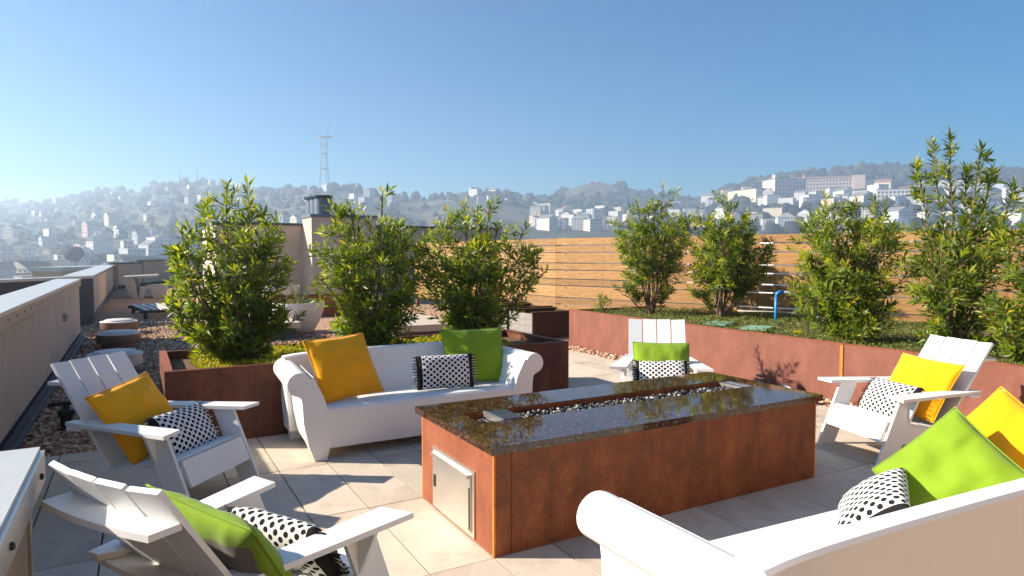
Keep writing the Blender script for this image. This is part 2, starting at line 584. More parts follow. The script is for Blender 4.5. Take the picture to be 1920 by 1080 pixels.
# ------------------------------------------------------------------ left parapet
par = empty('parapet_wall', (-.98, 8, 0))
tag(par, 'tan panelled parapet wall with pale metal coping along the left edge', 'wall')
def pb(name, x0, x1, y0, y1, z0, z1, mat, p=par, bev=.002):
    l = p.location
    return box(name, x0 - l.x, x1 - l.x, y0 - l.y, y1 - l.y, z0 - l.z, z1 - l.z, mat, p, bev)
pb('wall_core', -1.30, -1.0, -3, 15.4, -.4, 1.02, M['stucco_shade'])
ys = [-3, -.1, 2.1, 4.3, 6.5, 8.8, 11.1, 13.4, 15.4]
for a, b in zip(ys[:-1], ys[1:]):
    pb('wall_panel', -.998, -.98, a + .005, b - .005, .1, 1.03, M['stucco'], bev=.004)
pb('end_panel', -1.3, -.98, 15.402, 15.42, -.1, 1.02, M['stucco'])
for a, b in ((-3, 4.1), (4.1, 9.1), (9.1, 12.4), (12.4, 15.45)):
    pb('coping_top', -1.35, -.945, a + .006, b - .006, 1.105, 1.14, M['coping'], bev=.004)
    pb('coping_fascia', -.972, -.95, a + .006, b - .006, 1.0, 1.103, M['coping_tan'], bev=.003)
for k in range(22):
    y = 5.0 + k * .48
    if y < 15.2: pb('weep_hole', -.9505, -.947, y, y + .07, 1.045, 1.062, M['black'], bev=0)
pb('base_flashing', -.979, -.93, -3, 15.4, -.04, .055, M['flash'], bev=.012)
pb('base_pipe', -.93, -.895, -3, 15.4, -.035, .0, M['cap_blue'], bev=.01)
pb('tap', -.979, -.93, 12.0, 12.06, .60, .72, M['steel_dull'])
pb('tap', -.979, -.91, 11.97, 12.09, .66, .69, M['steel_dull'])

par2 = empty('parapet_wall', (-.98, 28, 0))
tag(par2, 'farther parapet section with dark edged coping behind the round vents', 'wall')
pb('wall_core', -1.5, -1.0, 19.3, 38, -.4, 1.02, M['stucco'], par2)
for a, b in zip((19.3, 22, 25, 28, 31, 34.5), (22, 25, 28, 31, 34.5, 38)):
    pb('wall_panel', -.998, -.975, a + .006, b - .006, .1, 1.02, M['stucco'], par2)
pb('end_panel', -1.55, -.975, 19.27, 19.298, .09, 1.02, M['stucco'], par2)
pb('base_flashing', -1.55, -.95, 19.24, 19.268, -.04, .09, M['membrane'], par2)
pb('base_flashing', -.974, -.93, 19.3, 38, -.04, .08, M['flash'], par2)
pb('coping_top', -1.55, -.93, 19.2, 28, 1.06, 1.10, M['coping'], par2)
pb('coping_top', -1.55, -.93, 28.01, 38, 1.06, 1.10, M['coping'], par2)
pb('coping_edge', -.955, -.94, 19.2, 38, 1.02, 1.06, M['flash'], par2)

def angled_wall(name, a, b, z0, z1, th, label, mat, top, p_kind='wall', base=None, edge=None):
    a, b = Vector(a), Vector(b)
    d = b - a
    e = empty(name, (a.x, a.y, 0), math.atan2(d.y, d.x))
    tag(e, label, p_kind)
    L = d.length
    n = max(1, round(L / 2.6))
    for k in range(n):
        box('wall_panel', L * k / n + .005, L * (k + 1) / n - .005, -th / 2, th / 2, z0, z1, mat, e, .003)
    box('coping', -.02, L + .02, -th / 2 - .04, th / 2 + .04, z1 + .001, z1 + .06, top, e, .004)
    if base: box('base_strip', 0, L, -th / 2 - .02, -th / 2 - .002, -.04, .12, base, e)
    return e
angled_wall('roof_well_wall', (-1.02, 18.9), (-6.0, 12.2), -3, 1.04, .3, 'low wall with painted shade on its sides and pale coping angling away left of the parapet', M['stucco_shade'], M['coping'])
angled_wall('far_parapet', (-.9, 37.6), (.2, 40.6), -.04, 1.16, .3, 'short far parapet piece with dark cap at the roof corner', M['stucco'], M['flash'], base=M['membrane'])
angled_wall('far_parapet', (.2, 40.4), (7.5, 58), -.04, 1.26, .3, 'long far parapet with dark cap behind the concrete table', M['stucco'], M['flash'], base=M['membrane'])

# unseen roof house, guessed and added behind the viewpoint for its warm bounce light
bounce_house = empty('roof_house', (3.5, -2.2, 0))
tag(bounce_house, 'unseen wood clad roof house added behind the viewpoint for bounce light', 'roof house')
pb('wall', -.9, 10, -4, -1.03, -.04, 3.2, M['stucco'], bounce_house)
pb('wall_cap', -.95, 10.05, -4.05, -.95, 3.201, 3.3, M['cap_blue'], bounce_house)
for k in range(16):
    pb('cladding_board', -.9, 10, -1.028, -1.0, .02 + k * .2, .21 + k * .2, M['bounce_board'], bounce_house)

# ------------------------------------------------------------------ barbecue counter at the left edge
bc = empty('outdoor_counter', (-.62, 1.4, 0))
tag(bc, 'pale topped outdoor counter with stainless steel rim at the lower left corner', 'counter')
pb('side_panel', -.93, -.345, .3, 2.78, 0, .80, M['tan_panel'], bc)
pb('end_trim', -.345, -.335, 2.74, 2.79, 0, .80, M['steel_dull'], bc)
pb('rim', -.95, -.300, .2, 2.86, .802, .905, M['steel'], bc, .006)
pb('counter_top', -.94, -.312, .22, 2.848, .9055, .922, M['counter'], bc, .004)
for y in (2.72, 2.1):
    o = mesh_obj('knob', tube_mesh([(0, 0, 0), (.012, 0, 0), (.03, 0, 0)], [.011, .011, .008], 14), M['black'], bc)
    o.scale = (.3, 1, 1)
    o.location = Vector((-.299, y, .85)) - bc.location

# ------------------------------------------------------------------ steel planter behind the sofa
def planter_box(name, x0, x1, y0, y1, h, mat, label, soil=.08, th=.045, lip=True):
    e = empty(name, ((x0 + x1) / 2, (y0 + y1) / 2, 0))
    tag(e, label, 'planter')
    pb('side_wall', x0, x1, y0, y0 + th, -.04, h, mat, e, .003)
    pb('side_wall', x0, x1, y1 - th, y1, -.04, h, mat, e, .003)
    pb('side_wall', x0 + .0005, x0 + th, y0 + th + .001, y1 - th - .001, -.04, h - .002, mat, e, .003)
    pb('side_wall', x1 - th, x1 - .0005, y0 + th + .001, y1 - th - .001, -.04, h - .002, mat, e, .003)
    if soil is not None:
        pb('soil', x0 + th, x1 - th, y0 + th, y1 - th, .05, h - soil, M['soil'], e, 0)
    return e
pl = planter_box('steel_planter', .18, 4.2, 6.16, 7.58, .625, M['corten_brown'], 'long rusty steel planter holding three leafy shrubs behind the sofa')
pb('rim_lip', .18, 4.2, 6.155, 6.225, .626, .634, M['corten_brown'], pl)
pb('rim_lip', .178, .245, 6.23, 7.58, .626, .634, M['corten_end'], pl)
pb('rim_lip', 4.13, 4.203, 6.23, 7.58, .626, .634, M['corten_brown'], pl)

# ------------------------------------------------------------------ long planter on the right with its soil
rp = empty('steel_planter', (6.7, 5.5, 0))
tag(rp, 'long pinkish rusted steel planter along the wooden fence on the right', 'planter')
FB0, FB1 = Vector((8.05, 12.3)), Vector((11.6, 2.96))      # fence line on the right
def fence_x(y): return FB0.x + (FB1.x - FB0.x) * (FB0.y - y) / (FB0.y - FB1.y)
seams = [9.82, 7.17, 4.54, 1.9, -.7]
for b, a in zip(seams[:-1], seams[1:]):
    pb('face_panel', 6.7, 6.72, a + .004, b - .004, -.04, .625, M['corten_pink'], rp, .003)
    pb('rim_lip', 6.695, 6.76, a + .002, b - .002, .626, .635, M['corten_end'], rp)
for y in seams[1:4]:
    pb('seam_strip', 6.688, 6.699, y - .018, y + .018, -.02, .62, M['corten_orange'], rp)
pb('end_panel', 6.721, 8.95, 9.80, 9.82, -.04, .624, M['corten_pink'], rp)
prism('soil', [(6.721 - 6.7, -.7 - 5.5), (fence_x(-.7) - 6.7, -.7 - 5.5), (fence_x(9.8) - 6.72, 9.798 - 5.5), (6.721 - 6.7, 9.798 - 5.5)], 'z', .0, .555, M['soil'], rp)

# ------------------------------------------------------------------ cedar fence, every board its own piece
ROWS = [(1.819, 1.96), (1.664, 1.799), (1.434, 1.644), (1.284, 1.414), (1.089, 1.264), (.944, 1.069), (.684, .924), (.534, .664), (.30, .514)]
def fence(a, b, label, bays, zmin=.25):
    d = b - a
    L = d.length
    e = empty('wooden_fence', (a.x, a.y, 0), math.atan2(d.y, d.x))
    tag(e, label, 'fence')
    for k in range(bays + 1):
        x = L * k / bays
        box('post', x - .045, x + .045, .014, .104, 0, 1.93, M['post'], e, .003)
    for k in range(bays):
        for z0, z1 in ROWS:
            if z0 < zmin: continue
            o = mesh_obj('board', box_mesh(L / bays - .006, .022, z1 - z0, .002, M['cedar']), None, e, (L * (k + .5) / bays, rng.uniform(-.002, .002), (z0 + z1) / 2))
            o.rotation_euler = (rng.normal(0, .006), rng.normal(0, .0012), 0)
    return e
fence(FB0, FB1, 'long honey coloured cedar slat fence behind the right hand planter', 5)
fence(Vector((7.55, 19.5)), FB0, 'cedar slat fence receding behind the middle shrubs', 4)

# ------------------------------------------------------------------ fire table
ft = empty('fire_table', (2.915, 3.55, 0))
tag(ft, 'long rust steel fire table with polished brown granite top and pebble trough', 'fire table')
TX0, TX1, TY0, TY1 = 1.61, 4.22, 3.05, 4.06
pb('front_panel', TX0 + .012, 1.715, TY0, TY0 + .012, .002, .556, M['corten'], ft, .002)
pb('front_panel', 1.718, TX1 - .012, TY0, TY0 + .012, .002, .556, M['corten'], ft, .002)
pb('back_panel', TX0 + .012, TX1 - .012, TY1 - .012, TY1, .002, .556, M['corten'], ft, .002)
pb('end_panel', TX0, TX0 + .012, TY0 + .012, TY1 - .012, .002, .556, M['corten_end'], ft, .002)
pb('end_panel', TX1 - .012, TX1, TY0 + .012, TY1 - .012, .002, .556, M['corten'], ft, .002)
for x, y in ((TX0, TY0), (TX0, TY1 - .012), (TX1 - .012, TY0), (TX1 - .012, TY1 - .012)):
    pb('corner_weld', x - .0015, x + .0105, y - .0015, y + .0135, .0, .557, M['corten_orange'], ft, .002)
# granite slab with the trough cut through it
def slab():
    bm = bmesh.new()
    o = (1.583, 4.262, 3.025, 4.115)
    i = (1.77, 4.19, 3.50, 3.77)
    def ring(r, z):
        x0, x1, y0, y1 = r
        return [bm.verts.new((x - ft.location.x, y - ft.location.y, z)) for x, y in ((x0, y0), (x1, y0), (x1, y1), (x0, y1))]
    ot, ob, it, ib = ring(o, .60), ring(o, .558), ring(i, .60), ring(i, .558)
    for k in range(4):
        j = (k + 1) % 4
        bm.faces.new((ot[k], ot[j], it[j], it[k]))
        bm.faces.new((ob[j], ob[k], ib[k], ib[j]))
        bm.faces.new((ob[k], ob[j], ot[j], ot[k]))
        bm.faces.new((it[k], it[j], ib[j], ib[k]))
    return from_bm(bm, .003, 2)
mesh_obj('granite_top', slab(), M['granite'], ft)
pb('trough', 1.772, 4.188, 3.502, 3.768, .49, .53, M['corten_brown'], ft, 0)
pb('trough_wall', 1.7715, 4.1885, 3.5015, 3.509, .5305, .594, M['corten'], ft, 0)
pb('trough_wall', 1.7715, 4.1885, 3.761, 3.7685, .5305, .594, M['corten'], ft, 0)
n = 2600
pp = np.stack([rng.uniform(1.79, 4.17, n), rng.uniform(3.52, 3.75, n), rng.uniform(.536, .568, n)], 1) - np.array(ft.location)
v, f, c = rocks(pp, rng.uniform(.008, .0165, n), np.array([(.02, .018, .018), (.03, .028, .027), (.22, .21, .20), (.42, .40, .37), (.05, .04, .035), (.025, .02, .018), (.16, .13, .12), (.02, .018, .016), (.05, .04, .035)]), 'ico', .8)
o = mesh_obj('pebble_bed', np_mesh(v, f, c), M['pebbles'], ft)
o['kind'] = 'stuff'
for x0, x1, t in ((1.925, 2.06, .03), (4.0, 4.05, .02), (4.075, 4.125, .02)):
    e1 = pb('burner_cover', x0, x1, 3.512, 3.758, .572, .572 + t, M['steel_dull'] if t < .03 else M['flash'], ft, .003)
pb('burner_bracket', 1.905, 1.922, 3.512, 3.758, .572, .606, M['steel'], ft, .002)
# stainless access door on the near end
dr = pb('access_door', 1.600, 1.6095, 3.27, 3.86, .02, .40, M['steel'], ft, .002)
def sub(name, x0, x1, y0, y1, z0, z1, mat, bev=.002):
    c = Vector(ft.location) + Vector(dr.location)
    return box(name, x0 - c.x, x1 - c.x, y0 - c.y, y1 - c.y, z0 - c.z, z1 - c.z, mat, dr, bev)
sub('door_leaf', 1.590, 1.5995, 3.30, 3.835, .045, .375, M['steel'], .003)
sub('top_pull', 1.574, 1.5895, 3.31, 3.825, .352, .372, M['steel'], .006)
sub('latch', 1.585, 1.5895, 3.79, 3.815, .16, .235, M['black'])
sub('hinge_slot', 1.5855, 1.5895, 3.306, 3.312, .06, .30, M['black'], 0)
# ------------------------------------------------------------------ white slat lounge chairs
def curved_brace(name, u0, z, half, depth, sag, th, parent):
    """flat board bowed in plan: front edge follows the back slats, both ends forward"""
    bm = bmesh.new()
    N = 14
    top, bot = [], []
    for i in range(N + 1):
        v = -half + 2 * half * i / N
        s = sag * (v / half) ** 2
        top.append((bm.verts.new((u0 + s, v, z + th / 2)), bm.verts.new((u0 - depth + s * .9 + .0 * v, v, z + th / 2))))
        bot.append((bm.verts.new((u0 + s, v, z - th / 2)), bm.verts.new((u0 - depth + s * .9 + .0 * v, v, z - th / 2))))
    for i in range(N):
        a, b, c, d = top[i], top[i + 1], bot[i], bot[i + 1]
        bm.faces.new((a[0], b[0], b[1], a[1])); bm.faces.new((c[1], d[1], d[0], c[0]))
        bm.faces.new((a[0], c[0], d[0], b[0])); bm.faces.new((a[1], b[1], d[1], c[1]))
    for s in (0, N):
        bm.faces.new((top[s][0], top[s][1], bot[s][1], bot[s][0]))
    return mesh_obj(name, from_bm(bm, .003, 1), M['white_board'], parent)

def back_u(z): return -.686 - .655 * (z - .27)

def make_chair():
    e = empty('lounge_chair')
    W = M['white_board']
    for s in (-1, 1):
        a, b = (.32, .342) if s > 0 else (-.342, -.32)
        prism('front_leg', [(0, 0), (-.205, .516), (-.37, .516), (-.155, 0)], 'y', a, b, W, e, .003, 1)
        a, b = (.296, .318) if s > 0 else (-.318, -.296)
        prism('seat_rail', [(-.15, .325), (-.63, .245), (-.70, .20), (-.86, 0), (-.72, 0), (-.58, .125), (-.10, .175)], 'y', a, b, W, e, .003, 1)
        prism('arm_bracket', [(s * .343, .514), (s * .43, .514), (s * .346, .33), (s * .343, .33)], 'x', -.285, -.265, W, e, .002, 1)
        poly = [(-.10, s * .475), (-.115, s * .315), (-.88, s * .225), (-.95, s * .27), (-.95, s * .325)]
        prism('armrest', poly, 'z', .518, .541, W, e, .004, 2)
    # apron follows the slant of the legs
    plank('front_apron', (-.135, 0, .335), (-.068, 0, .178), (0, 1, 0), .588, .02, W, e)
    for k in range(5):      # seat slats
        u = -.155 - k * .108
        z = .338 - k * .019
        plank('seat_slat', (u, 0, z), (u - .098, 0, z - .0172), (0, 1, 0), .632, .018, W, e)
    hw = .30
    for k in range(4):      # four back slats set on a shallow curve
        v = -hw + (k + .5) * (2 * hw / 4)
        off = .026 * ((v / hw) ** 2)
        p0 = Vector((back_u(.20) + off, v, .20)); p1 = Vector((back_u(.90) + off, v, .90))
        tilt = -.17 * (v / hw)
        plank('back_slat', p0, p1, (-tilt, 1, 0), .1385, .019, W, e, .003)
    curved_brace('upper_brace', back_u(.775) - .014, .775, .29, .105, .024, .022, e)
    curved_brace('lower_brace', back_u(.505) - .014, .505, .345, .095, .03, .022, e)
    return e
chair = make_chair()
CH = {  # front foot centre, facing
    'c1': ((.506, 4.630), (.742, -.671), 'white slat lounge chair with yellow cushion, nearest the left parapet'),
    'c2': ((.805, 3.003), (.85, .527), 'white slat lounge chair seen from behind, lower left, holding a green cushion'),
    'c3': ((4.204, 4.645), (-.63, -.78), 'white slat lounge chair facing the camera beyond the fire table'),
    'c4': ((4.903, 3.28), (-.955, .297), 'white slat lounge chair with yellow cushion at the right end of the fire table'),
}
for i, (k, (p, f, lab)) in enumerate(CH.items()):
    o = chair if i == 0 else copy_tree(chair)
    o.location = (p[0], p[1], 0)
    o.rotation_euler = (0, 0, math.atan2(f[1], f[0]))
    tag(o, lab, 'chair', 'white lounge chairs around the fire table')

# ------------------------------------------------------------------ white moulded sofas (local: x along, y=0 front .. +y back)
def arm_profile():
    """front outline of the left arm, x grows inward: roll on top, flared body, foot"""
    pts = []
    cx, cz, r = -1.05, .612, .092
    pts.append((-.94, .0)); pts.append((-.985, .12)); pts.append((-1.02, .30)); pts.append((-1.028, .44)); pts.append((-1.035, .50))
    for a in range(262, 20, -14):
        pts.append((cx + r * math.cos(R(a)), cz + r * math.sin(R(a))))
    pts += [(-.945, .66), (-.915, .60), (-.868, .51), (-.835, .40), (-.815, .36), (-.82, .10), (-.845, .0)]
    return pts

def make_sofa():
    e = empty('sofa')
    W = M['white_mould']
    prof = arm_profile()
    for s in (-1, 1):
        bm = bmesh.new()
        secs = []
        ysec = [0, .012, .03, .2, .45, .70, .80, .86]
        for q, y in enumerate(ysec):
            t = y / .86
            ring = []
            sh = .012 if q == 0 else (.003 if q == 1 else 0)
            cxm, czm = -.95, .35
            for x, z in prof:
                xx = cxm + (x - cxm) * (1 - sh * 1.2)
                zz = czm + (z - czm) * (1 - sh * .9) if z > .05 else z
                # arch between front and rear foot along the side
                if z < .11:
                    lift = .085 * max(0, min(1, (.5 - abs(t - .5)) * 2 * 2.2 - .35))
                    zz = zz + lift
                xx += .05 * t if x < -.9 else 0
                ring.append(bm.verts.new((-s * xx if s > 0 else xx, y, zz)))
            secs.append(ring)
        n = len(prof)
        for A, B in zip(secs[:-1], secs[1:]):
            for i in range(n):
                bm.faces.new((A[i], A[(i + 1) % n], B[(i + 1) % n], B[i]))
        bm.faces.new(secs[0]); bm.faces.new(secs[-1][::-1])
        me = from_bm(bm, 0, smooth=True)
        bm = bmesh.new(); bm.from_mesh(me)
        for ed in bm.edges:
            if len(ed.link_faces) == 2 and ed.calc_face_angle(0) > .75: ed.smooth = False
        bm.to_mesh(me); bm.free()
        mesh_obj('armrest', me, W, e)
    # seat block: rounded front edge, slight dish
    prof2 = [(.02, .085), (.012, .16), (.006, .36), (.012, .395), (.03, .412), (.06, .417), (.30, .405), (.60, .385), (.64, .385), (.64, .085)]
    prism('seat', prof2, 'x', -.832, .832, W, e, .006, 2)
    # backrest, leaning, with ears reaching over the arms
    bm = bmesh.new()
    secs = []
    N = 24
    for i in range(N + 1):
        x = -1.03 + 2.06 * i / N
        k = abs(x) / 1.03
        dy = .03 * k ** 4
        wtop = .752 - .02 * (k ** 8) + .006 * math.cos(x * 2)
        pr = [(.600 - dy, .30), (.655 - dy, .50), (.715 - dy, wtop - .012), (.728 - dy, wtop), (.80, wtop), (.812, wtop - .012), (.86, .35), (.868, .10), (.62, .10)]
        secs.append([bm.verts.new((x * (1 - .02 * (1 if z < .2 else 0)), y, z)) for y, z in pr])
    n = len(secs[0])
    for A, B in zip(secs[:-1], secs[1:]):
        for i in range(n):
            bm.faces.new((A[i], A[(i + 1) % n], B[(i + 1) % n], B[i]))
    bm.faces.new(secs[0]); bm.faces.new(secs[-1][::-1])
    me = from_bm(bm, 0, smooth=True)
    bm = bmesh.new(); bm.from_mesh(me)
    for ed in bm.edges:
        if len(ed.link_faces) == 2 and ed.calc_face_angle(0) > .5: ed.smooth = False
    bm.to_mesh(me); bm.free()
    mesh_obj('backrest', me, W, e)
    for s in (-1, 1):
        prism('rear_leg', [(s * .98, .0), (s * .86, .0), (s * .82, .14), (s * .98, .14)], 'y', .74, .855, W, e, .006, 2)
    return e
sofa = make_sofa()
sofa.location = (2.11, 5.18, 0)
tag(sofa, 'white moulded sofa with rolled arms in front of the leafy planter', 'sofa', 'white moulded sofas')
sofa2 = copy_tree(sofa)
sofa2.location = (2.56, 1.965, 0)
sofa2.rotation_euler = (0, 0, math.pi - .057)
tag(sofa2, 'white moulded sofa seen from behind at the lower right', 'sofa', 'white moulded sofas')

# ------------------------------------------------------------------ cushions
def cushion_mesh(w, h, t, seed, pinch=.05, back_mat=True, round_end=False, n=30):
    r2 = np.random.default_rng(seed)
    V, UV, faces, mi = [], [], [], []
    off = r2.uniform(0, 50, 3)
    arc = [0.]
    for j in range(n):
        b0, b1 = -1 + 2 * j / n, -1 + 2 * (j + 1) / n
        z0, z1 = [max(0, 1 - abs(b) ** 2.4) ** .5 * t / 2 for b in (b0, b1)]
        arc.append(arc[-1] + math.hypot((b1 - b0) * h / 2, z1 - z0))
    for side in (1, -1):
        for j in range(n + 1):
            for i in range(n + 1):
                a, b = -1 + 2 * i / n, -1 + 2 * j / n
                ea, eb = 1 - abs(a) ** 2.4, 1 - abs(b) ** 2.4
                if round_end:
                    prof = max(0, eb) ** .5 * (max(0, 1 - abs(a) ** 5) ** .75)
                else:
                    prof = (max(ea, 0) * max(eb, 0)) ** .55
                x = a * w / 2 * (1 - pinch * (1 - b * b))
                y = b * h / 2 * (1 - (pinch if not round_end else .02) * (1 - a * a))
                # seams pull wrinkles towards corners and edges
                wr = mnoise.noise(Vector((a * 2.2 + off[0], b * 2.2 + off[1], side * 3 + off[2]))) * .028
                wr += mnoise.noise(Vector((a * 7 + off[1], b * 3.0 + off[2], side * 5))) * .014 * (abs(a) ** 2 + abs(b) ** 2)
                wr -= .016 * max(0, math.sin(11 * math.atan2(b, a) + off[0])) * (a * a + b * b) * .5
                z = side * prof * (t / 2 + wr * (t / .16) * (.35 if round_end else 1))
                y -= .02 * (1 - b) * (1 - a * a) * 0
                V.append((x, y, z)); UV.append((x, y) if not round_end else (x, (arc[j] - arc[n] / 2) if side > 0 else arc[n] - arc[j] + arc[n] / 2))
    m = n + 1
    for s, side in enumerate((1, -1)):
        o = s * m * m
        for j in range(n):
            for i in range(n):
                q = (o + j * m + i, o + j * m + i + 1, o + (j + 1) * m + i + 1, o + (j + 1) * m + i)
                faces.append(q if side > 0 else q[::-1])
                inner = 2 <= i < n - 2 and 0 <= j < n - 4
                mi.append(1 if (side < 0 and back_mat and inner) else 0)
    me = bpy.data.meshes.new('m')
    me.from_pydata(V, [], faces)
    uvl = me.uv_layers.new(name='UVMap')
    for l in me.loops: uvl.data[l.index].uv = UV[l.vertex_index]
    me.polygons.foreach_set('material_index', mi)
    bm = bmesh.new(); bm.from_mesh(me)
    bmesh.ops.remove_doubles(bm, verts=bm.verts, dist=.0008)
    bm.to_mesh(me); bm.free()
    me.polygons.foreach_set('use_smooth', [True] * len(me.polygons))
    return me

def pose(o, c, xd, yd):
    x = Vector(xd).normalized(); y = Vector(yd); y = (y - x * x.dot(y)).normalized(); z = x.cross(y)
    mt = Matrix((x, y, z)).transposed().to_4x4()
    mt.translation = Vector(c)
    o.matrix_world = mt

def fringe(parent, w, h, s, seed):
    """yarn tassels along one short end"""
    r2 = np.random.default_rng(seed)
    V, Fs, mi = [], [], []
    for k in range(34):
        b = -h / 2 + h * (k + .5) / 34
        x0 = s * (w / 2 - .018); x1 = s * (w / 2 + .028 + r2.uniform(-.006, .008)); wd = h / 34 * .62
        zz = r2.uniform(-.006, .006); dz = r2.uniform(-.012, .012); dy = r2.uniform(-.006, .006)
        o = len(V)
        for xx, zo, yo in ((x0, zz, 0), ((x0 + x1) / 2, zz + dz * .4, dy * .5), (x1, zz + dz, dy)):
            V += [(xx, b + yo - wd / 2, zo + .003), (xx, b + yo + wd / 2, zo + .003), (xx, b + yo + wd / 2, zo - .003), (xx, b + yo - wd / 2, zo - .003)]
        for q in (0, 4):
            for a in range(4):
                bq = (a + 1) % 4
                Fs.append((o + q + a, o + q + bq, o + q + 4 + bq, o + q + 4 + a)); mi.append(1 if k % 3 == 1 else 0)
        Fs.append((o + 8, o + 9, o + 10, o + 11)); mi.append(0)
    o = mesh_obj('fringe', np_mesh(V, Fs, mats=(M['black_cloth'], M['white_cloth']), mat_idx=mi), None, parent)
    o['kind'] = 'stuff'

CU = [
 ('yellow', .52, .52, .15, (0.0, 5.02, 0.53), (.665, .735, .14), (-.49, .443, 1), 'yellow cushion on the chair nearest the left parapet'),
 ('dots', .50, .32, .13, (0.26, 4.93, 0.425), (.671, .742, 0), (-.49, .443, 1), 'black dotted white cushion on the chair nearest the left parapet'),
 ('green', .55, .55, .15, (0.275, 2.53, 0.53), (-.527, .85, .1), (-.561, -.348, 1), 'lime green cushion with taupe back on the lower left chair'),
 ('dots', .52, .32, .14, (0.51, 2.79, 0.42), (.527, -.85, 0), (-.561, -.348, 1), 'black dotted white cushion on the lower left chair'),
 ('green', .55, .5, .14, (4.46, 4.93, 0.515), (0.79, -0.61, -0.0), (0.33, 0.43, 0.897), 'green cushion on the chair beyond the fire table'),
 ('dots', .5, .32, .12, (4.40, 4.86, 0.452), (0.78, -0.62, 0.0), (0.40, 0.50, 0.75), 'black dotted white cushion on the chair beyond the fire table'),
 ('yellow', .57, .52, .15, (5.54, 3.08, 0.53), (-.22, -.97, -.03), (.63, -.196, 1), 'yellow cushion on the chair at the right end of the fire table'),
 ('dots', .5, .32, .13, (5.33, 3.19, 0.425), (-.26, -.955, 0), (.63, -.196, 1), 'black dotted white cushion on the chair at the right end'),
 ('yellow', .58, .56, .15, (1.50, 5.53, 0.665), (0.945, 0.30, 0.029), (-0.2, 0.45, 0.83), 'yellow cushion at the left end of the sofa by the planter'),
 ('green', .6, .52, .15, (2.76, 5.62, 0.655), (0.985, -0.16, -0.0), (0.06, 0.36, 0.928), 'green cushion at the right end of the sofa by the planter'),
 ('dots', .52, .3, .12, (2.38, 5.44, 0.56), (0.985, -0.16, -0.0), (0.03, 0.22, 0.97), 'black dotted white cushion between the coloured ones on the far sofa'),
 ('dots', .48, .34, .13, (2.74, 1.70, 0.52), (-.848, -.528, -.05), (.374, -.661, .651), 'black dotted white cushion on the near sofa at the lower right'),
 ('green', .46, .46, .15, (3.075, 1.555, 0.63), (-.188, -.837, -.514), (.471, -.536, .7), 'large lime green cushion on the near sofa at the lower right'),
 ('yellow', .52, .52, .15, (3.40, 1.50, 0.66), (-.148, -.857, -.493), (.49, -.497, .716), 'yellow cushion behind the green one on the near sofa'),
]
for q, (m, w, h, t, c, xd, yd, lab) in enumerate(CU):
    d = m == 'dots'
    me = cushion_mesh(w, h, t, 100 + q, .045 if not d else .02, not d, d)
    o = mesh_obj('dotted_cushion' if d else m + '_cushion', me, [M[m], M['taupe']])
    pose(o, c, xd, yd)
    if not d:
        pts = []
        for k in range(97):
            u = k / 96 * 4; sd_, f_ = int(u) % 4, u - int(u)
            a, b = ((-1 + 2 * f_, -1), (1, -1 + 2 * f_), (1 - 2 * f_, 1), (-1, 1 - 2 * f_))[sd_]
            pts.append((a * w / 2 * (1 - .045 * (1 - b * b)), b * h / 2 * (1 - .045 * (1 - a * a)), 0))
        mesh_obj('piping', tube_mesh(pts, .0045, 6, caps=False), M[m], o)
    if d:
        fringe(o, w, h * .94, 1, q); fringe(o, w, h * .94, -1, q + 50)
    tag(o, lab, 'cushion', 'cushions on the terrace seats')
# ------------------------------------------------------------------ shrubs
def leaves_mesh(pos, dirs, nrm, length, width, cols):
    """folded narrow leaves; every array has one row per leaf"""
    n = len(pos)
    d = dirs / np.linalg.norm(dirs, axis=1, keepdims=True)
    s = np.cross(d, nrm); s /= np.linalg.norm(s, axis=1, keepdims=True) + 1e-9
    u = np.cross(s, d)
    L, W = length[:, None], width[:, None]
    droop = rng.uniform(-.02, .22, (n, 1))
    base = pos
    mc = pos + d * L * .5 - u * W * .18
    ml = pos + d * L * .48 + s * W * .5 + u * W * .12
    mr = pos + d * L * .48 - s * W * .5 + u * W * .12
    tip = pos + d * L - u * L * droop
    V = np.stack([base, ml, mc, mr, tip], 1).reshape(-1, 3)
    F0 = np.array([(0, 2, 1), (0, 3, 2), (1, 2, 4), (2, 3, 4)])
    Fc = (F0[None] + (np.arange(n) * 5)[:, None, None]).reshape(-1, 3)
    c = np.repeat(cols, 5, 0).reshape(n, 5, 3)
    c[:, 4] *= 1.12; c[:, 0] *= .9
    return V, Fc, c.reshape(-1, 3)

def unit(v): return v / (np.linalg.norm(v) + 1e-9)

DARK = np.array((.075, .13, .018)); MID = np.array((.225, .29, .024)); NEW = np.array((.56, .52, .04)); YEL = np.array((.55, .42, .02))

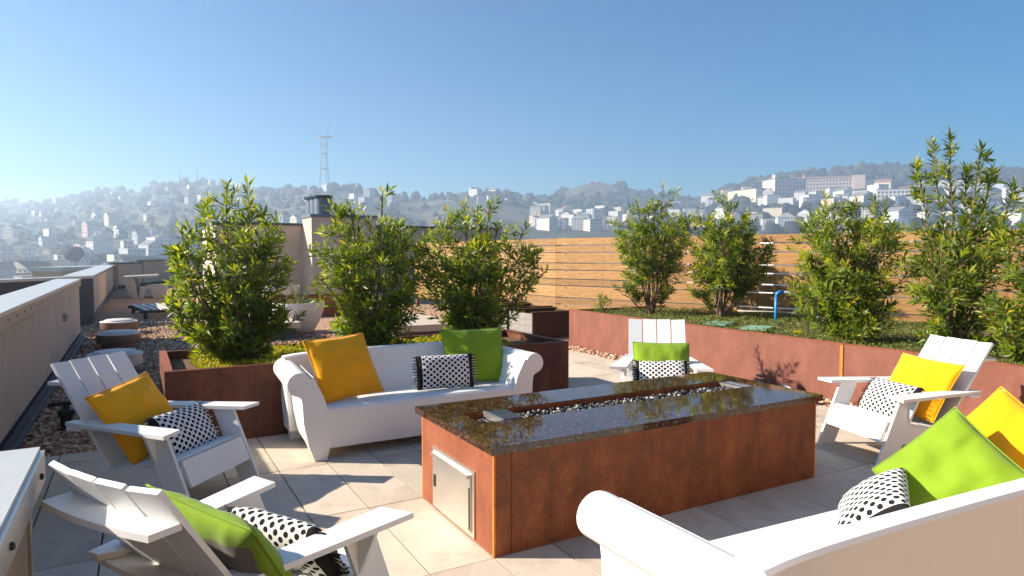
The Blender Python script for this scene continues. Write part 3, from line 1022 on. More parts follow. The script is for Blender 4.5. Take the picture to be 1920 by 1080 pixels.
def shrub(name, base, h, rx, ry, prof, label, seed, stems=10, per=15, spikes=(), leaf=.112, bare=.0, lean=(0, 0), tint=0., soft=False, extra=(), group='leafy shrubs in the steel planters', nleaf=13):
    rg = np.random.default_rng(seed)
    base = np.array(base, float)
    rx, ry = rx * 1.14, ry * 1.1
    pk, pr = zip(*prof)
    def env(k): return np.interp(k, pk, pr)
    tubes, twigs = [], []
    def curve(p0, p1, n=7, wob=.03):
        t = np.linspace(0, 1, n)[:, None]
        mid = p0 * .4 + p1 * .6; mid[2] = p0[2] * .55 + p1[2] * .45; mid[:2] = p0[:2] * .62 + p1[:2] * .38
        q = (1 - t) ** 2 * p0 + 2 * t * (1 - t) * mid + t ** 2 * p1
        q[1:-1] += rg.normal(0, wob, (n - 2, 3)) * .5
        return q
    targets = []
    for k in range(stems):
        a = 2 * math.pi * (k * .618 + rg.uniform(-.08, .08))
        kh = rg.uniform(.62, 1.0)
        rr = env(kh) * rg.uniform(.25, .95)
        targets.append(base + np.array((math.cos(a) * rx * rr + lean[0] * kh, math.sin(a) * ry * rr + lean[1] * kh, h * kh)))
    for dx, dy, z in spikes:
        targets.append(np.array((base[0] + dx, base[1] + dy, z - (.12 if soft else 0))))
    for dx, dy, z in extra:
        targets.append(np.array((base[0] + dx, base[1] + dy, z)))
    for k, tg in enumerate(targets):
        b0 = base + np.array((rg.normal(0, .035), rg.normal(0, .035), -.06))
        q = curve(b0, tg)
        spike = (not soft) and stems <= k < stems + len(spikes)
        tubes.append((q, np.linspace(.016 if not spike else .013, .004, len(q))))
        L = np.linalg.norm(tg - b0)
        cnt = int(per * (.88 if not spike else .7))
        for j in range(cnt):
            f = rg.uniform(bare if not spike else max(bare, .25), .97)
            i = f * (len(q) - 1); i0 = int(i); p = q[i0] + (q[min(i0 + 1, len(q) - 1)] - q[i0]) * (i - i0)
            kh = (p[2] - base[2]) / h
            a = rg.uniform(0, 2 * math.pi)
            out = np.array((math.cos(a), math.sin(a), rg.uniform(.25, 1.1)))
            rel = (p - base)[:2] - np.array(lean) * kh
            out[:2] += rel / max(.1, np.linalg.norm(rel)) * .7
            ln = rg.uniform(.16, .42) * (1 if not spike else max(.25, 1.0 - max(0, f - .45) * 1.7))
            e = p + unit(out) * ln
            # keep inside the crown's outline
            ke = np.clip((e[2] - base[2]) / h, 0, 1.02)
            r = math.hypot((e[0] - base[0] - lean[0] * ke) / rx, (e[1] - base[1] - lean[1] * ke) / ry)
            lim = max(.12, env(ke)) * rg.uniform(.9, 1.12)
            if r > lim and not spike:
                e[:2] = base[:2] + np.array(lean) * ke + (e[:2] - base[:2] - np.array(lean) * ke) * lim / r
            twigs.append((p, e, ke))
        twigs.append((q[-2], q[-1] + unit(q[-1] - q[-2]) * .04, 1.0))
        if spike:
            for i in range(len(q) // 2 - 1, len(q) - 1):
                m_ = (q[i] + q[i + 1]) / 2
                twigs.append((q[i] - (m_ - q[i]) * .6, m_, .8)); twigs.append((m_ - (q[i + 1] - m_) * .6, q[i + 1], .95))
    P_, D_, N_, L_, W_, C_ = [], [], [], [], [], []
    for p, e, ke in twigs:
        ax = e - p; ln = np.linalg.norm(ax); ax = ax / max(ln, 1e-6)
        tubes.append((np.array([p, (p + e) / 2 + rg.normal(0, .008, 3), e]), np.array([.0045, .0032, .002])))
        n = int(nleaf * rg.uniform(.7, 1.25) * (0.75 + ln))
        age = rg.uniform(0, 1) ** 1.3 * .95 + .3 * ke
        s0 = unit(np.cross(ax, (0.3, .2, .9))); s1 = np.cross(ax, s0)
        for i in range(n):
            f = .3 + .7 * ((i + rg.uniform(0, 1)) / n) ** .8
            an = i * 2.399 + rg.uniform(-.3, .3)
            sp = rg.uniform(.75, 1.35) * (1.0 - .55 * max(0, f - .7) / .3)      # angle opens lower down, closes at the tip
            rad = s0 * math.cos(an) + s1 * math.sin(an)
            d = ax * math.cos(sp) + rad * math.sin(sp) + np.array((0, 0, .18))
            P_.append(p + (e - p) * f); D_.append(d); N_.append(ax * .8 + rad * .2 + rg.normal(0, .15, 3))
            l = leaf * rg.uniform(.7, 1.25) * (1 - .25 * max(0, f - .85) / .15)
            L_.append(l); W_.append(l * rg.uniform(.2, .28))
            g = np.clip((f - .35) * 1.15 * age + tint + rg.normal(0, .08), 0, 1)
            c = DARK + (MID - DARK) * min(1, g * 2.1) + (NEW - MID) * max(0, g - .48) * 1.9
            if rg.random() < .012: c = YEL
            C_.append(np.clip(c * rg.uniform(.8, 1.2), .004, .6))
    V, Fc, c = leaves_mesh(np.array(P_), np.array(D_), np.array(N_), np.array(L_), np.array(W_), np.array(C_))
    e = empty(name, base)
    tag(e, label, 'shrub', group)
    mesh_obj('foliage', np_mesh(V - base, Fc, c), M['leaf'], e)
    TV, TF = [], []
    for q, rads in tubes:
        seg = 5 if rads[0] > .006 else 3
        o = len(TV)
        for i, pnt in enumerate(q):
            d = unit(q[min(i + 1, len(q) - 1)] - q[max(i - 1, 0)])
            a = unit(np.cross(d, (.31, .2, .93))); b = np.cross(d, a)
            for k in range(seg):
                TV.append(pnt - base + (a * math.cos(2 * math.pi * k / seg) + b * math.sin(2 * math.pi * k / seg)) * rads[i])
        for i in range(len(q) - 1):
            for k in range(seg):
                TF.append((o + i * seg + k, o + i * seg + (k + 1) % seg, o + (i + 1) * seg + (k + 1) % seg, o + (i + 1) * seg + k))
    mesh_obj('stems', np_mesh(np.array(TV), np.array(TF), smooth=True), M['bark'], e)
    return e

FULL = [(0, .3), (.12, .7), (.35, .95), (.6, 1.0), (.8, .92), (.93, .72), (1.02, .42)]
VASE = [(0, .12), (.2, .3), (.35, .75), (.5, 1.0), (.7, 1.0), (.86, .85), (1.02, .5)]
# behind the sofa, left to right
shrub('leafy_shrub', (.82, 6.95, .55), 1.46, .48, .5, FULL, 'leafy shrub at the left end of the planter, rising behind the left chair', 11, 13, 20, soft=True,
      spikes=((-.46, 0, 1.95), (.42, .1, 2.08), (-.05, 0, 2.26), (.15, -.1, 2.2), (-.25, .1, 2.15)), extra=((.58, -.15, .98), (-.5, -.2, .92), (-.55, .1, 1.15), (.5, .2, 1.5), (-.48, .1, 1.6)), tint=.03)
shrub('leafy_shrub', (2.16, 7.0, .55), 1.42, .58, .55, FULL, 'leafy shrub in the middle of the planter behind the sofa', 12, 13, 20, soft=True,
      spikes=((-.38, 0, 2.22), (-.12, .1, 2.12), (.18, 0, 2.38), (.40, .1, 2.05), (.52, .0, 1.95), (-.2, -.1, 2.2)), extra=((-.5, 0, 1.35), (.6, 0, 1.4), (.5, 0, 1.0), (.6, .1, 1.6)), tint=.06)
shrub('leafy_shrub', (3.42, 7.0, .55), 1.46, .68, .55, FULL, 'broad leafy shrub at the right end of the planter behind the sofa', 13, 15, 20, soft=True,
      spikes=((.22, 0, 2.3), (-.1, 0, 2.28), (-.4, .1, 2.05)), extra=((.85, -.1, 1.62), (1.0, -.05, 1.42), (.78, .1, 1.95), (-.6, 0, 1.75), (-.6, 0, 1.3), (.8, 0, 1.2)), tint=.05)
# along the fence, left to right
shrub('leafy_shrub', (7.84, 8.97, .55), 1.95, .80, .7, VASE, 'vase shaped shrub with bare lower stems, leftmost along the fence', 21, 12, 26, soft=True, nleaf=16,
      spikes=((-.22, .1, 2.62), (.28, 0, 2.95), (.02, .1, 2.6)), extra=((-.75, 0, 1.05), (.5, 0, .95)), bare=.38, tint=.05, leaf=.105)
shrub('leafy_shrub', (8.35, 7.85, .55), 1.72, .76, .7, VASE, 'vase shaped shrub, second from the left along the fence', 22, 12, 26, soft=True, nleaf=16,
      spikes=((-.3, .2, 2.38), (.1, -.1, 2.5), (.35, -.2, 2.3)), extra=((.62, -.35, 1.65), (.6, -.35, 1.35), (-.3, .25, .9)), bare=.36, tint=.06, leaf=.105)
shrub('leafy_shrub', (7.45, 4.95, .55), 1.60, .60, .62, FULL, 'dense bright shrub beside the blue pipe', 23, 15, 25, soft=True,
      spikes=((-.1, .3, 2.42), (.15, .05, 2.35), (-.2, .35, 2.1), (.3, -.2, 2.3)), extra=((-.3, .55, 1.2), (-.3, .5, .95), (.3, -.55, 1.5)), tint=.1)
shrub('leafy_shrub', (7.6, 3.86, .55), 1.45, .52, .5, FULL, 'tall shrub with long upright shoots behind the right hand chair', 24, 11, 20,
      spikes=((-.12, .38, 2.6), (-.06, .25, 2.8), (.02, .12, 2.88), (.12, .0, 2.5), (.1, -.16, 2.72), (.2, -.22, 2.45), (.25, -.4, 2.3)), tint=.0)
shrub('leafy_shrub', (7.55, 3.02, .55), 1.35, .5, .5, FULL, 'leafy shrub cut by the right edge of the picture', 25, 11, 20,
      spikes=((.0, .12, 2.3), (.1, -.1, 2.15)), extra=((-.3, .25, 1.15), (-.35, .2, .85)), tint=.06)
shrub('small_shrub', (8.9, 6.3, .55), .95, .4, .35, FULL, 'small sparse reddish shrub against the fence beside the blue pipe', 26, 6, 9,
      spikes=((.1, -.1, 1.75), (-.15, .2, 1.6)), tint=-.05, leaf=.07, nleaf=14, group='small plants in the right planter')
shrub('small_shrub', (7.1, 9.35, .55), .32, .16, .16, FULL, 'tiny seedling at the far corner of the right planter', 27, 5, 5, tint=.12, leaf=.06, nleaf=12, group='small plants in the right planter')

def cover(name, label, keep, x0, x1, y0, y1, z, n, pal, lmin, lmax, seed):
    rg = np.random.default_rng(seed)
    p = np.stack([rg.uniform(x0, x1, n), rg.uniform(y0, y1, n), np.zeros(n)], 1)
    p = p[keep(p)]
    m = len(p)
    hn = np.array([mnoise.noise(Vector((q[0] * 3, q[1] * 3, seed))) for q in p])
    hgt = np.clip(.05 + hn * .09, .01, .14)
    p[:, 2] = z + hgt * rg.uniform(.2, 1, m)
    a = rg.uniform(0, 2 * math.pi, m)
    d = np.stack([np.cos(a), np.sin(a), rg.uniform(.2, 1.6, m)], 1)
    L = rg.uniform(lmin, lmax, m)
    c = pal[rg.integers(0, len(pal), m)] * rg.uniform(.7, 1.25, (m, 1))
    V, Fc, cc = leaves_mesh(p, d, np.tile((0, 0, 1.), (m, 1)) + rg.normal(0, .3, (m, 3)), L, L * .42, c)
    o = mesh_obj(name, np_mesh(V, Fc, cc), M['cover'])
    return tag(o, label, 'ground cover', kind='stuff')
YG = np.array([(.58, .52, .015), (.66, .52, .015), (.46, .46, .02), (.32, .36, .02), (.18, .25, .02)])
def patch(scale, thr, s):
    def k(p):
        return np.array([mnoise.noise(Vector((q[0] * scale, q[1] * scale, s))) > thr for q in p])
    return k
def k1(p):
    return patch(1.5, -.22, 3.3)(p) & (p[:, 0] > .45)
cover('ground_cover', 'yellow green ground cover under the shrubs behind the sofa', k1, .25, 4.12, 6.24, 7.5, .545, 26000, YG, .025, .05, 41)
GG = np.array([(.12, .19, .035), (.16, .24, .04), (.22, .27, .05), (.17, .15, .05), (.10, .15, .03), (.26, .26, .08)])
def k2(p):
    fx = FB0.x + (FB1.x - FB0.x) * (FB0.y - p[:, 1]) / (FB0.y - FB1.y)
    return patch(1.1, -.3, 8.1)(p) & (p[:, 0] < fx - .15)
cover('ground_cover', 'dull green creeping ground cover in the long right planter', k2, 6.75, 10.4, 2.2, 9.75, .545, 48000, GG, .02, .045, 42)
# a yellow bloom at the edge of the right planter
fl = empty('yellow_flower', (6.95, 5.3, .56))
tag(fl, 'single bright yellow flower at the planter edge below the dense shrub', 'flower')
fv, ff, fc = leaves_mesh(np.tile((0, 0, .10), (16, 1)) + rng.normal(0, .008, (16, 3)), np.stack([np.cos(np.arange(16) * .785), np.sin(np.arange(16) * .785), np.full(16, .5)], 1), np.tile((0, 0, 1.), (16, 1)), np.full(16, .055), np.full(16, .035), np.tile((.75, .62, .01), (16, 1)))
mesh_obj('petals', np_mesh(fv, ff, fc), M['cover'], fl)
mesh_obj('flower_stem', tube_mesh([(0, 0, -.02), (.005, 0, .05), (0, 0, .1)], .004, 5), M['bark'], fl)

# ------------------------------------------------------------------ irrigation pieces in the right planter
bp = empty('irrigation_pipe', (8.35, 6.75, .555))
tag(bp, 'bright blue standpipe with white side pipes in the right planter', 'pipe')
mesh_obj('standpipe', tube_mesh([(0, 0, -.05), (0, 0, .2), (0, 0, .44)], .022, 12), M['blue_pipe'], bp)
mesh_obj('elbow', tube_mesh([(0, 0, .42), (0, 0, .465), (.03, -.02, .485), (.09, -.05, .487)], .025, 12), M['blue_pipe'], bp)
mesh_obj('side_pipe', tube_mesh([(.08, -.045, .487), (.2, -.12, .485), (.42, -.3, .46)], .02, 10), M['white_pipe'], bp)
mesh_obj('side_pipe', tube_mesh([(-.35, .42, .19), (0.0, .03, .19), (.5, -.42, .16)], .010, 8), M['white_pipe'], bp)
mesh_obj('riser', tube_mesh([(.45, -.38, -.05), (.45, -.38, .17)], .016, 8), M['blue_pipe'], bp)
for i, (x, y) in enumerate(((7.42, 6.98), (7.40, 6.28))):
    e = empty('valve_box', (x, y, .555), R(25))
    tag(e, ('pale green valve box lid in the planter, farther of the two', 'pale green valve box lid in the planter, nearer of the two')[i], 'valve box', 'valve boxes in the right planter')
    box('lid', -.24, .24, -.16, .16, .035, .058, M['green_lid'], e, .006)
    box('collar', -.26, .26, -.18, .18, -.03, .034, M['black'], e, .006)

# low hose valves on the gravel at the foot of the right planter
for i, (x, y, lab) in enumerate(((6.56, 5.50, 'dark hose valve at the planter foot, left of two'), (6.56, 5.12, 'hose valve with red wheel at the planter foot, right of two'))):
    e = empty('hose_valve', (x, y, -.02), R(70))
    tag(e, lab, 'valve', 'hose valves beside the right planter')
    mesh_obj('valve_body', tube_mesh([(-.11, 0, .07), (-.05, 0, .08), (.03, 0, .09), (.12, 0, .10)], [.022, .034, .03, .018], 10), M['steel_dull'] if i else M['flash'], e)
    mesh_obj('riser', tube_mesh([(0, 0, 0), (0, 0, .09)], .022, 10), M['flash'], e)
    mesh_obj('hand_wheel', lathe_mesh([(0, .15), (.05, .15), (.058, .16), (.05, .17), (0, .17)], 16), M['red_disc'] if i else M['flash'], e)
    mesh_obj('valve_stem', tube_mesh([(0, 0, .08), (0, 0, .16)], .01, 8), M['steel_dull'], e)

# ------------------------------------------------------------------ things out on the roof
vents = [((-.29, 10.75), 'round roof vent nearest the chair, pale flat cap'), ((-.30, 13.55), 'middle round roof vent with brown cap side'), ((-.34, 16.0), 'farthest round roof vent in the row of three')]
def make_vent(k, loc, lab):
    e = empty('roof_vent', (loc[0], loc[1], -.04))
    tag(e, lab, 'vent', 'round roof vents on the gravel')
    mesh_obj('vent_pipe', lathe_mesh([(.27, 0), (.27, .12), (.25, .14), (0, .14)], 40), M['vent_side'], e)
    mesh_obj('cap_side', lathe_mesh([(.27, .11), (.335, .11), (.34, .12), (.34, .255), (.332, .262), (.25, .262)], 48), M['vent_side'] if k else M['vent_top'], e)
    mesh_obj('cap_top', lathe_mesh([(.345, .255), (.348, .268), (.335, .276), (.27, .278), (.262, .30), (.24, .31), (0, .312)], 48), M['vent_top'], e)
for k, (p, lab) in enumerate(vents): make_vent(k, p, lab)

va = empty('gas_valve', (-.60, 7.4, -.03))
tag(va, 'small black pipe valve standing in the gravel by the left chair', 'valve')
mesh_obj('valve_body', lathe_mesh([(0, 0), (.075, 0), (.075, .03), (.05, .04), (.05, .13), (.068, .14), (.068, .19), (.03, .2), (.02, .26), (0, .26)], 18), M['black'], va)
mesh_obj('valve_lever', tube_mesh([(-.14, .02, .235), (-.04, 0, .25), (.06, 0, .25), (.1, -.02, .27)], [.016, .02, .02, .012], 8), M['black'], va)

def bowl(loc, r, h, label, succ=True):
    e = empty('bowl_planter', (loc[0], loc[1], -.03))
    tag(e, label, 'planter', 'pale bowl planters on the roof')
    mesh_obj('bowl', lathe_mesh([(0, 0), (r * .55, 0), (r * .6, .02), (r * .8, h * .35), (r * .95, h * .75), (r, h * .97), (r * .99, h), (r * .94, h), (r * .9, h * .85), (0, h * .85)], 48), M['bowl'], e)
    mesh_obj('soil', lathe_mesh([(0, h * .9), (r * .5, h * .89), (r * .91, h * .86)], 24), M['soil'], e)
    n = 900
    a = rng.uniform(0, 2 * math.pi, n); rr = np.sqrt(rng.uniform(0, 1, n)) * r * .85
    p = np.stack([rr * np.cos(a), rr * np.sin(a), np.full(n, h * .88)], 1)
    d = np.stack([np.cos(a) * .5 + rng.normal(0, .3, n), np.sin(a) * .5 + rng.normal(0, .3, n), rng.uniform(.6, 1.3, n)], 1)
    L = rng.uniform(.06, .17, n)
    V, Fc, cc = leaves_mesh(p, d, rng.normal(0, 1, (n, 3)) + np.array((0, 0, .5)), L, L * .22, np.array([(.10, .14, .08), (.16, .16, .06), (.07, .11, .05), (.22, .17, .05)])[rng.integers(0, 4, n)])
    mesh_obj('planting', np_mesh(V, Fc, cc), M['cover'], e)
    n = 26
    a = rng.uniform(0, 2 * math.pi, n)
    p = np.tile((0, 0, h * .88), (n, 1)) + rng.normal(0, r * .18, (n, 3)) * np.array((1, 1, 0))
    d = np.stack([np.cos(a) * .45, np.sin(a) * .45, np.ones(n)], 1)
    L = rng.uniform(.3, .62, n)
    V, Fc, cc = leaves_mesh(p, d, rng.normal(0, 1, (n, 3)), L, L * .05, np.tile((.14, .16, .08), (n, 1)))
    mesh_obj('grass_blades', np_mesh(V, Fc, cc), M['cover'], e)
bowl((2.97, 14.55), .56, .63, 'pale round bowl planter between the left and middle shrubs')
bowl((3.75, 21.0), .6, .7, 'second pale bowl planter farther back in front of the chimney wall')

lp = planter_box('low_steel_planter', 3.0, 5.2, 18.0, 18.9, .5, M['corten_end'], 'low orange rust planter behind the pale bowl planter')

def slab_bench(x0, x1, y0, y1, h, lab):
    e = empty('concrete_bench', ((x0 + x1) / 2, (y0 + y1) / 2, -.04))
    tag(e, lab, 'bench', 'low pale concrete benches on the gravel')
    pb('bench_top', x0, x1, y0, y1, h - .12, h, M['path'], e, .01)
    pb('bench_base', x0 + .08, x1 - .08, y0 + .1, y1 - .1, -.04, h - .121, M['stucco_shade'], e)  # shadow under the slab edge painted as a dark base
slab_bench(3.9, 5.3, 11.2, 13.4, .34, 'low pale concrete bench glimpsed between the middle and right shrubs')
slab_bench(1.75, 2.75, 13.2, 16.5, .3, 'low pale concrete bench left of the bowl planter')

# angular concrete table with its bench
tb = empty('concrete_table', (.1, 29.6, -.04), R(-6))
tag(tb, 'angular pale concrete table with slanting legs on the far roof', 'table')
prism('table_top', [(-.52, .74), (.62, .80), (.62, .88), (-.54, .82)], 'y', -.75, .75, M['concrete'], tb, .01)
prism('slanting_leg', [(-.52, .74), (-.12, .76), (.02, 0), (-.2, 0)], 'y', -.74, -.5, M['concrete'], tb, .01)
prism('slanting_leg', [(.1, .45), (.35, .45), (.2, 0), (.02, 0)], 'y', -.74, -.5, M['concrete'], tb, .01)
prism('slanting_leg', [(-.52, .74), (-.12, .76), (.02, 0), (-.2, 0)], 'y', .5, .74, M['concrete'], tb, .01)
prism('seat_block', [(.15, .44), (.95, .5), (.95, .4), (.85, .0), (.5, .0), (.45, .32), (.15, .36)], 'y', -.7, .7, M['concrete'], tb, .01)

for k in range(5):
    y = 31.5 + k * 2.6
    x = 1.62 + k * .14
    e = empty('rust_block', (x, y, -.04))
    tag(e, ['nearest', 'second nearest', 'middle', 'second farthest', 'farthest'][k] + ' rust coloured block in the row beside the concrete table', 'block', 'rust coloured blocks in a row')
    box('block_body', -.2, .2, -.2, .2, 0, .42, M['corten_end'], e, .01)
    box('block_cap', -.215, .215, -.215, .215, .421, .46, M['path'], e, .005)

sl = empty('slatted_bench', (.75, 20.6, -.04), R(8))
tag(sl, 'low black framed bench of white slats lying on the gravel', 'bench')
for k in range(9):
    box('slat', -.75 + k * .19, -.64 + k * .19, -1.15, 1.15, .22, .25, M['vent_top'], sl, .004)
for y in (-1.02, 0, 1.02):
    box('cross_bar', -.85, .98, y - .05, y + .05, .15, .219, M['black'], sl, .004)
for x in (-.72, .82):
    for y in (-1.02, 1.02): box('leg', x - .04, x + .04, y - .04, y + .04, 0, .149, M['black'], sl)

lo = empty('slatted_lounger', (2.9, 19.6, -.04), R(-20))
tag(lo, 'white slatted lounger with raised back beyond the left shrub', 'lounger')
for k in range(11): box('slat', -.9 + k * .12, -.82 + k * .12, -.33, .33, .36, .385, M['vent_top'], lo, .003)
for k in range(6): plank('back_slat', (.44 + k * .085, -.33, .42 + k * .075), (.44 + k * .085, .33, .42 + k * .075), (.75, 0, .66), .08, .022, M['vent_top'], lo)
for s in (-.35, .35):
    box('side_rail', -.95, .45, s - .02, s + .02, .30, .358, M['vent_top'], lo)
    for x in (-.85, .35): box('leg', x - .025, x + .025, s - .02, s + .02, 0, .299, M['vent_top'], lo)

# dark open boxes in front of the fence
for k in range(3):
    y0 = 11.02 + k * 1.02
    e = empty('dark_planter_box', (7.2, y0, 0))
    tag(e, ['nearest', 'middle', 'farthest'][k] + ' of three dark brown open planter boxes before the fence', 'planter', 'dark open planter boxes')
    h = .46 + k * .02
    pb('side_wall', 6.68, 7.75, y0, y0 + .05, -.04, h, M['dark_wood'], e)
    pb('side_wall', 6.68, 7.75, y0 + .85, y0 + .90, -.04, h, M['dark_wood'], e)
    for j in range(4):
        pb('end_board', 6.655, 6.679, y0 + .001, y0 + .899, -.04 + j * (h + .04) / 4 + .002, -.04 + (j + 1) * (h + .04) / 4 - .003, M['lit_board'], e)
    pb('side_wall', 7.70, 7.75, y0 + .051, y0 + .849, -.04, h - .001, M['dark_wood'], e)
    pb('rim', 6.65, 7.78, y0 - .02, y0 + .07, h + .001, h + .03, M['dark_wood'], e)
    pb('rim', 6.65, 7.78, y0 + .83, y0 + .92, h + .001, h + .03, M['dark_wood'], e)
    pb('soil', 6.681, 7.70, y0 + .051, y0 + .849, 0, h - .14, M['soil'], e, 0)

# ------------------------------------------------------------------ roof house with chimney
ph = empty('roof_house', (6, 24, 0))
tag(ph, 'tan roof house wall with dark cap and chimney behind the shrubs', 'roof house')
pb('wall', 2.3, 13, 24.0, 29, -.04, 2.62, M['stucco'], ph)
pb('wall_cap', 2.25, 13.05, 23.94, 29.05, 2.621, 2.70, M['cap_blue'], ph, .01)
ck = pb('chimney_stack', 5.1, 7.3, 22.6, 23.998, -.04, 2.86, M['stucco'], ph, .005)
pb('chimney_cap', 5.06, 7.34, 22.56, 24.02, 2.862, 2.96, M['flue'], ph, .01)
pb('wall_lamp', 5.04, 5.099, 22.72, 22.84, 1.72, 1.95, M['steel_dull'], ph, .01)
for k, (x, y) in enumerate(((5.55, 22.95), (5.5, 23.35), (5.45, 23.75))):
    o = mesh_obj('flue_pipe', lathe_mesh([(.27, 0), (.27, .56), (0, .56)], 32), M['flue'], ph)
    o.location = Vector((x, y, 2.962)) - ph.location
    c = mesh_obj('flue_cap', lathe_mesh([(.29, .562), (.34, .562), (.345, .575), (.345, .635), (.33, .645), (0, .65)], 32), M['cap_blue'], ph)
    c.location = o.location
# ------------------------------------------------------------------ the city beyond
FW2 = Vector((math.sin(HEAD), math.cos(HEAD))); RT2 = Vector((math.cos(HEAD), -math.sin(HEAD)))
def far_xy(t, D):
    q = FW2 * D + RT2 * (t * D)
    return q.x, q.y
# ridge lines: (sideways slope, rise over distance)
def ridge(pts): return np.array([(p[0] - 960) / 1250 for p in pts]), np.array([(478 - p[1]) / 1250 for p in pts])
FAR = ridge([(-900, 400), (-400, 385), (0, 380), (100, 377), (150, 370), (185, 357), (215, 351), (240, 357), (255, 361), (290, 351), (335, 343), (400, 347), (470, 356), (540, 358), (600, 353), (650, 355), (720, 364), (790, 374), (840, 364), (880, 358), (930, 364), (1000, 379), (1100, 386), (1300, 392), (1900, 400), (2800, 420)])
MIDR = ridge([(700, 440), (830, 412), (900, 398), (940, 394), (975, 386), (1010, 377), (1050, 362), (1085, 347), (1115, 343), (1150, 345), (1185, 354), (1230, 366), (1290, 374), (1340, 382), (1400, 396), (1500, 410), (1700, 440), (2800, 470)])
RGT = ridge([(900, 465), (1100, 440), (1250, 412), (1300, 393), (1340, 373), (1400, 352), (1480, 338), (1560, 333), (1620, 324), (1700, 325), (1760, 327), (1850, 333), (1920, 337), (2100, 345), (2400, 370), (2900, 430)])
FARD = (np.array([-1.6, -.77, -.28, -.05, .3, 1.6]), np.array([2300., 2250., 1300., 1350., 1500., 2000.]))
BASE = -18.
K = 1.6          # the middle and right hills stand this much farther than a kilometre base
def bumpn(x, y, s, seed): return mnoise.noise(Vector((x / s, y / s, seed)))
def terrain(t, D):
    x, y = far_xy(t, D)
    zs = [BASE]
    Rf = np.interp(t, *FARD)
    for (rt_, re_), Rr, d0, pw in ((FAR, Rf, 420., 1.15), (MIDR, 1050. * K, 640. * K, 1.0), (RGT, 980. * K, 380. * K, .95)):
        h = np.interp(t, rt_, re_) * Rr
        if D <= Rr: s = max(0., (D - d0) / (Rr - d0)); z = BASE + (h - BASE) * s ** pw
        else: z = h - (D - Rr) * .22
        if D > d0: z += bumpn(x, y, 160, 1.7 + Rr * .001) * 9 * min(1, (D - d0) / 300) * (.3 if abs(D - Rr) < 120 else 1)
        zs.append(z)
    return max(zs)
ts = np.linspace(-1.35, 1.35, 270)
Ds = np.concatenate([np.linspace(70, 400, 8), np.linspace(440, 1900, 80), np.linspace(1930, 2700, 35)])
TV = []
for D in Ds:
    for t in ts:
        x, y = far_xy(t, D)
        TV.append((x, y, terrain(t, D)))
nt_, nd = len(ts), len(Ds)
TF = [(j * nt_ + i, j * nt_ + i + 1, (j + 1) * nt_ + i + 1, (j + 1) * nt_ + i) for j in range(nd - 1) for i in range(nt_ - 1)]
def hill_mat():
    m, nt, b = new_mat('hillside_scrub')
    n = nz(nt, .012, 8, .65)
    r = ramp(nt, n.outputs['Fac'], [(.34, (.05, .055, .045)), (.48, (.085, .085, .065)), (.58, (.17, .15, .11)), (.7, (.12, .125, .08))])
    n2 = nz(nt, .09, 5, .7)
    r2 = ramp(nt, n2.outputs['Fac'], [(.35, (.6,) * 3), (.65, (1.3,) * 3)])
    nt.links.new(mix(nt, 1, r.outputs[0], r2.outputs[0], 'MULTIPLY'), b.inputs['Base Color'])
    b.inputs['Roughness'].default_value = 1
    b.inputs['Specular IOR Level'].default_value = .1
    return m
M['hill'] = hill_mat()
hills = mesh_obj('hills', np_mesh(TV, TF, smooth=True), M['hill'])
tag(hills, kind='structure')
g = box('ground', -9000, 9000, -9000, 9000, -26, -19.2, M['hill'])
tag(g, kind='structure')
core = box('building_block', -1.38, 13.4, -3.9, 55.9, -19.2, -.51, M['stucco'])
tag(core, 'tan building below the roof terrace', 'building')

# woods: lumpy crowns by the hundred, one object per wood
def ico2():
    bm = bmesh.new(); bmesh.ops.create_icosphere(bm, subdivisions=2, radius=1)
    v = np.array([q.co[:] for q in bm.verts]); f = np.array([[a.index for a in q.verts] for q in bm.faces]); bm.free()
    return v, f
I2V, I2F = ico2()
def foliage_far():
    m, nt, b = new_mat('distant_tree_crowns')
    a = nt.nodes.new('ShaderNodeAttribute'); a.attribute_name = 'Col'
    n = nz(nt, .35, 5, .7)
    r = ramp(nt, n.outputs['Fac'], [(.32, (.45,) * 3), (.68, (1.5,) * 3)])
    nt.links.new(mix(nt, 1, a.outputs['Color'], r.outputs[0], 'MULTIPLY'), b.inputs['Base Color'])
    b.inputs['Roughness'].default_value = 1
    b.inputs['Specular IOR Level'].default_value = .1
    bump(nt, n.outputs['Fac'], b, 1.0, 2.0)
    return m
M['far_leaf'] = foliage_far()
def woods(name, label, spots, pal):
    V, Fc, C = [], [], []
    for q, (x, y, z, r, hf) in enumerate(spots):
        dis = np.array([1 + .38 * mnoise.noise(Vector(v) * 1.7 + Vector((q * 3.1, 0, 0))) + .22 * mnoise.noise(Vector(v) * 4.2 + Vector((q * 1.7, 5, 0))) for v in I2V])
        dis = 1 + (dis - 1) * 1.5
        V.append(I2V * dis[:, None] * np.array((r, r, r * hf)) + np.array((x, y, z + r * hf * .55)))
        Fc.append(I2F + q * len(I2V))
        C.append(np.tile(pal[rng.integers(0, len(pal))] * rng.uniform(.7, 1.3), (len(I2V), 1)))
    o = mesh_obj(name, np_mesh(np.concatenate(V), np.concatenate(Fc), np.concatenate(C)), M['far_leaf'])
    return tag(o, label, 'woods', kind='stuff')
WP = np.array([(.042, .05, .04), (.055, .062, .045), (.065, .06, .048), (.036, .042, .036)])
def spots(n, t0, t1, d0, d1, r0, r1, ok=None):
    out = []
    while len(out) < n:
        t, D = rng.uniform(t0, t1), rng.uniform(d0, d1)
        if ok and not ok(t, D): continue
        x, y = far_xy(t, D)
        out.append((x, y, terrain(t, D), rng.uniform(r0, r1), rng.uniform(.75, 1.2)))
    return out
px = lambda p: (p - 960) / 1250
woods('woods', 'dark wooded ridge along the right skyline', spots(620, px(1330), px(2200), 880 * K, 1010 * K, 5 * K, 11 * K) , WP)
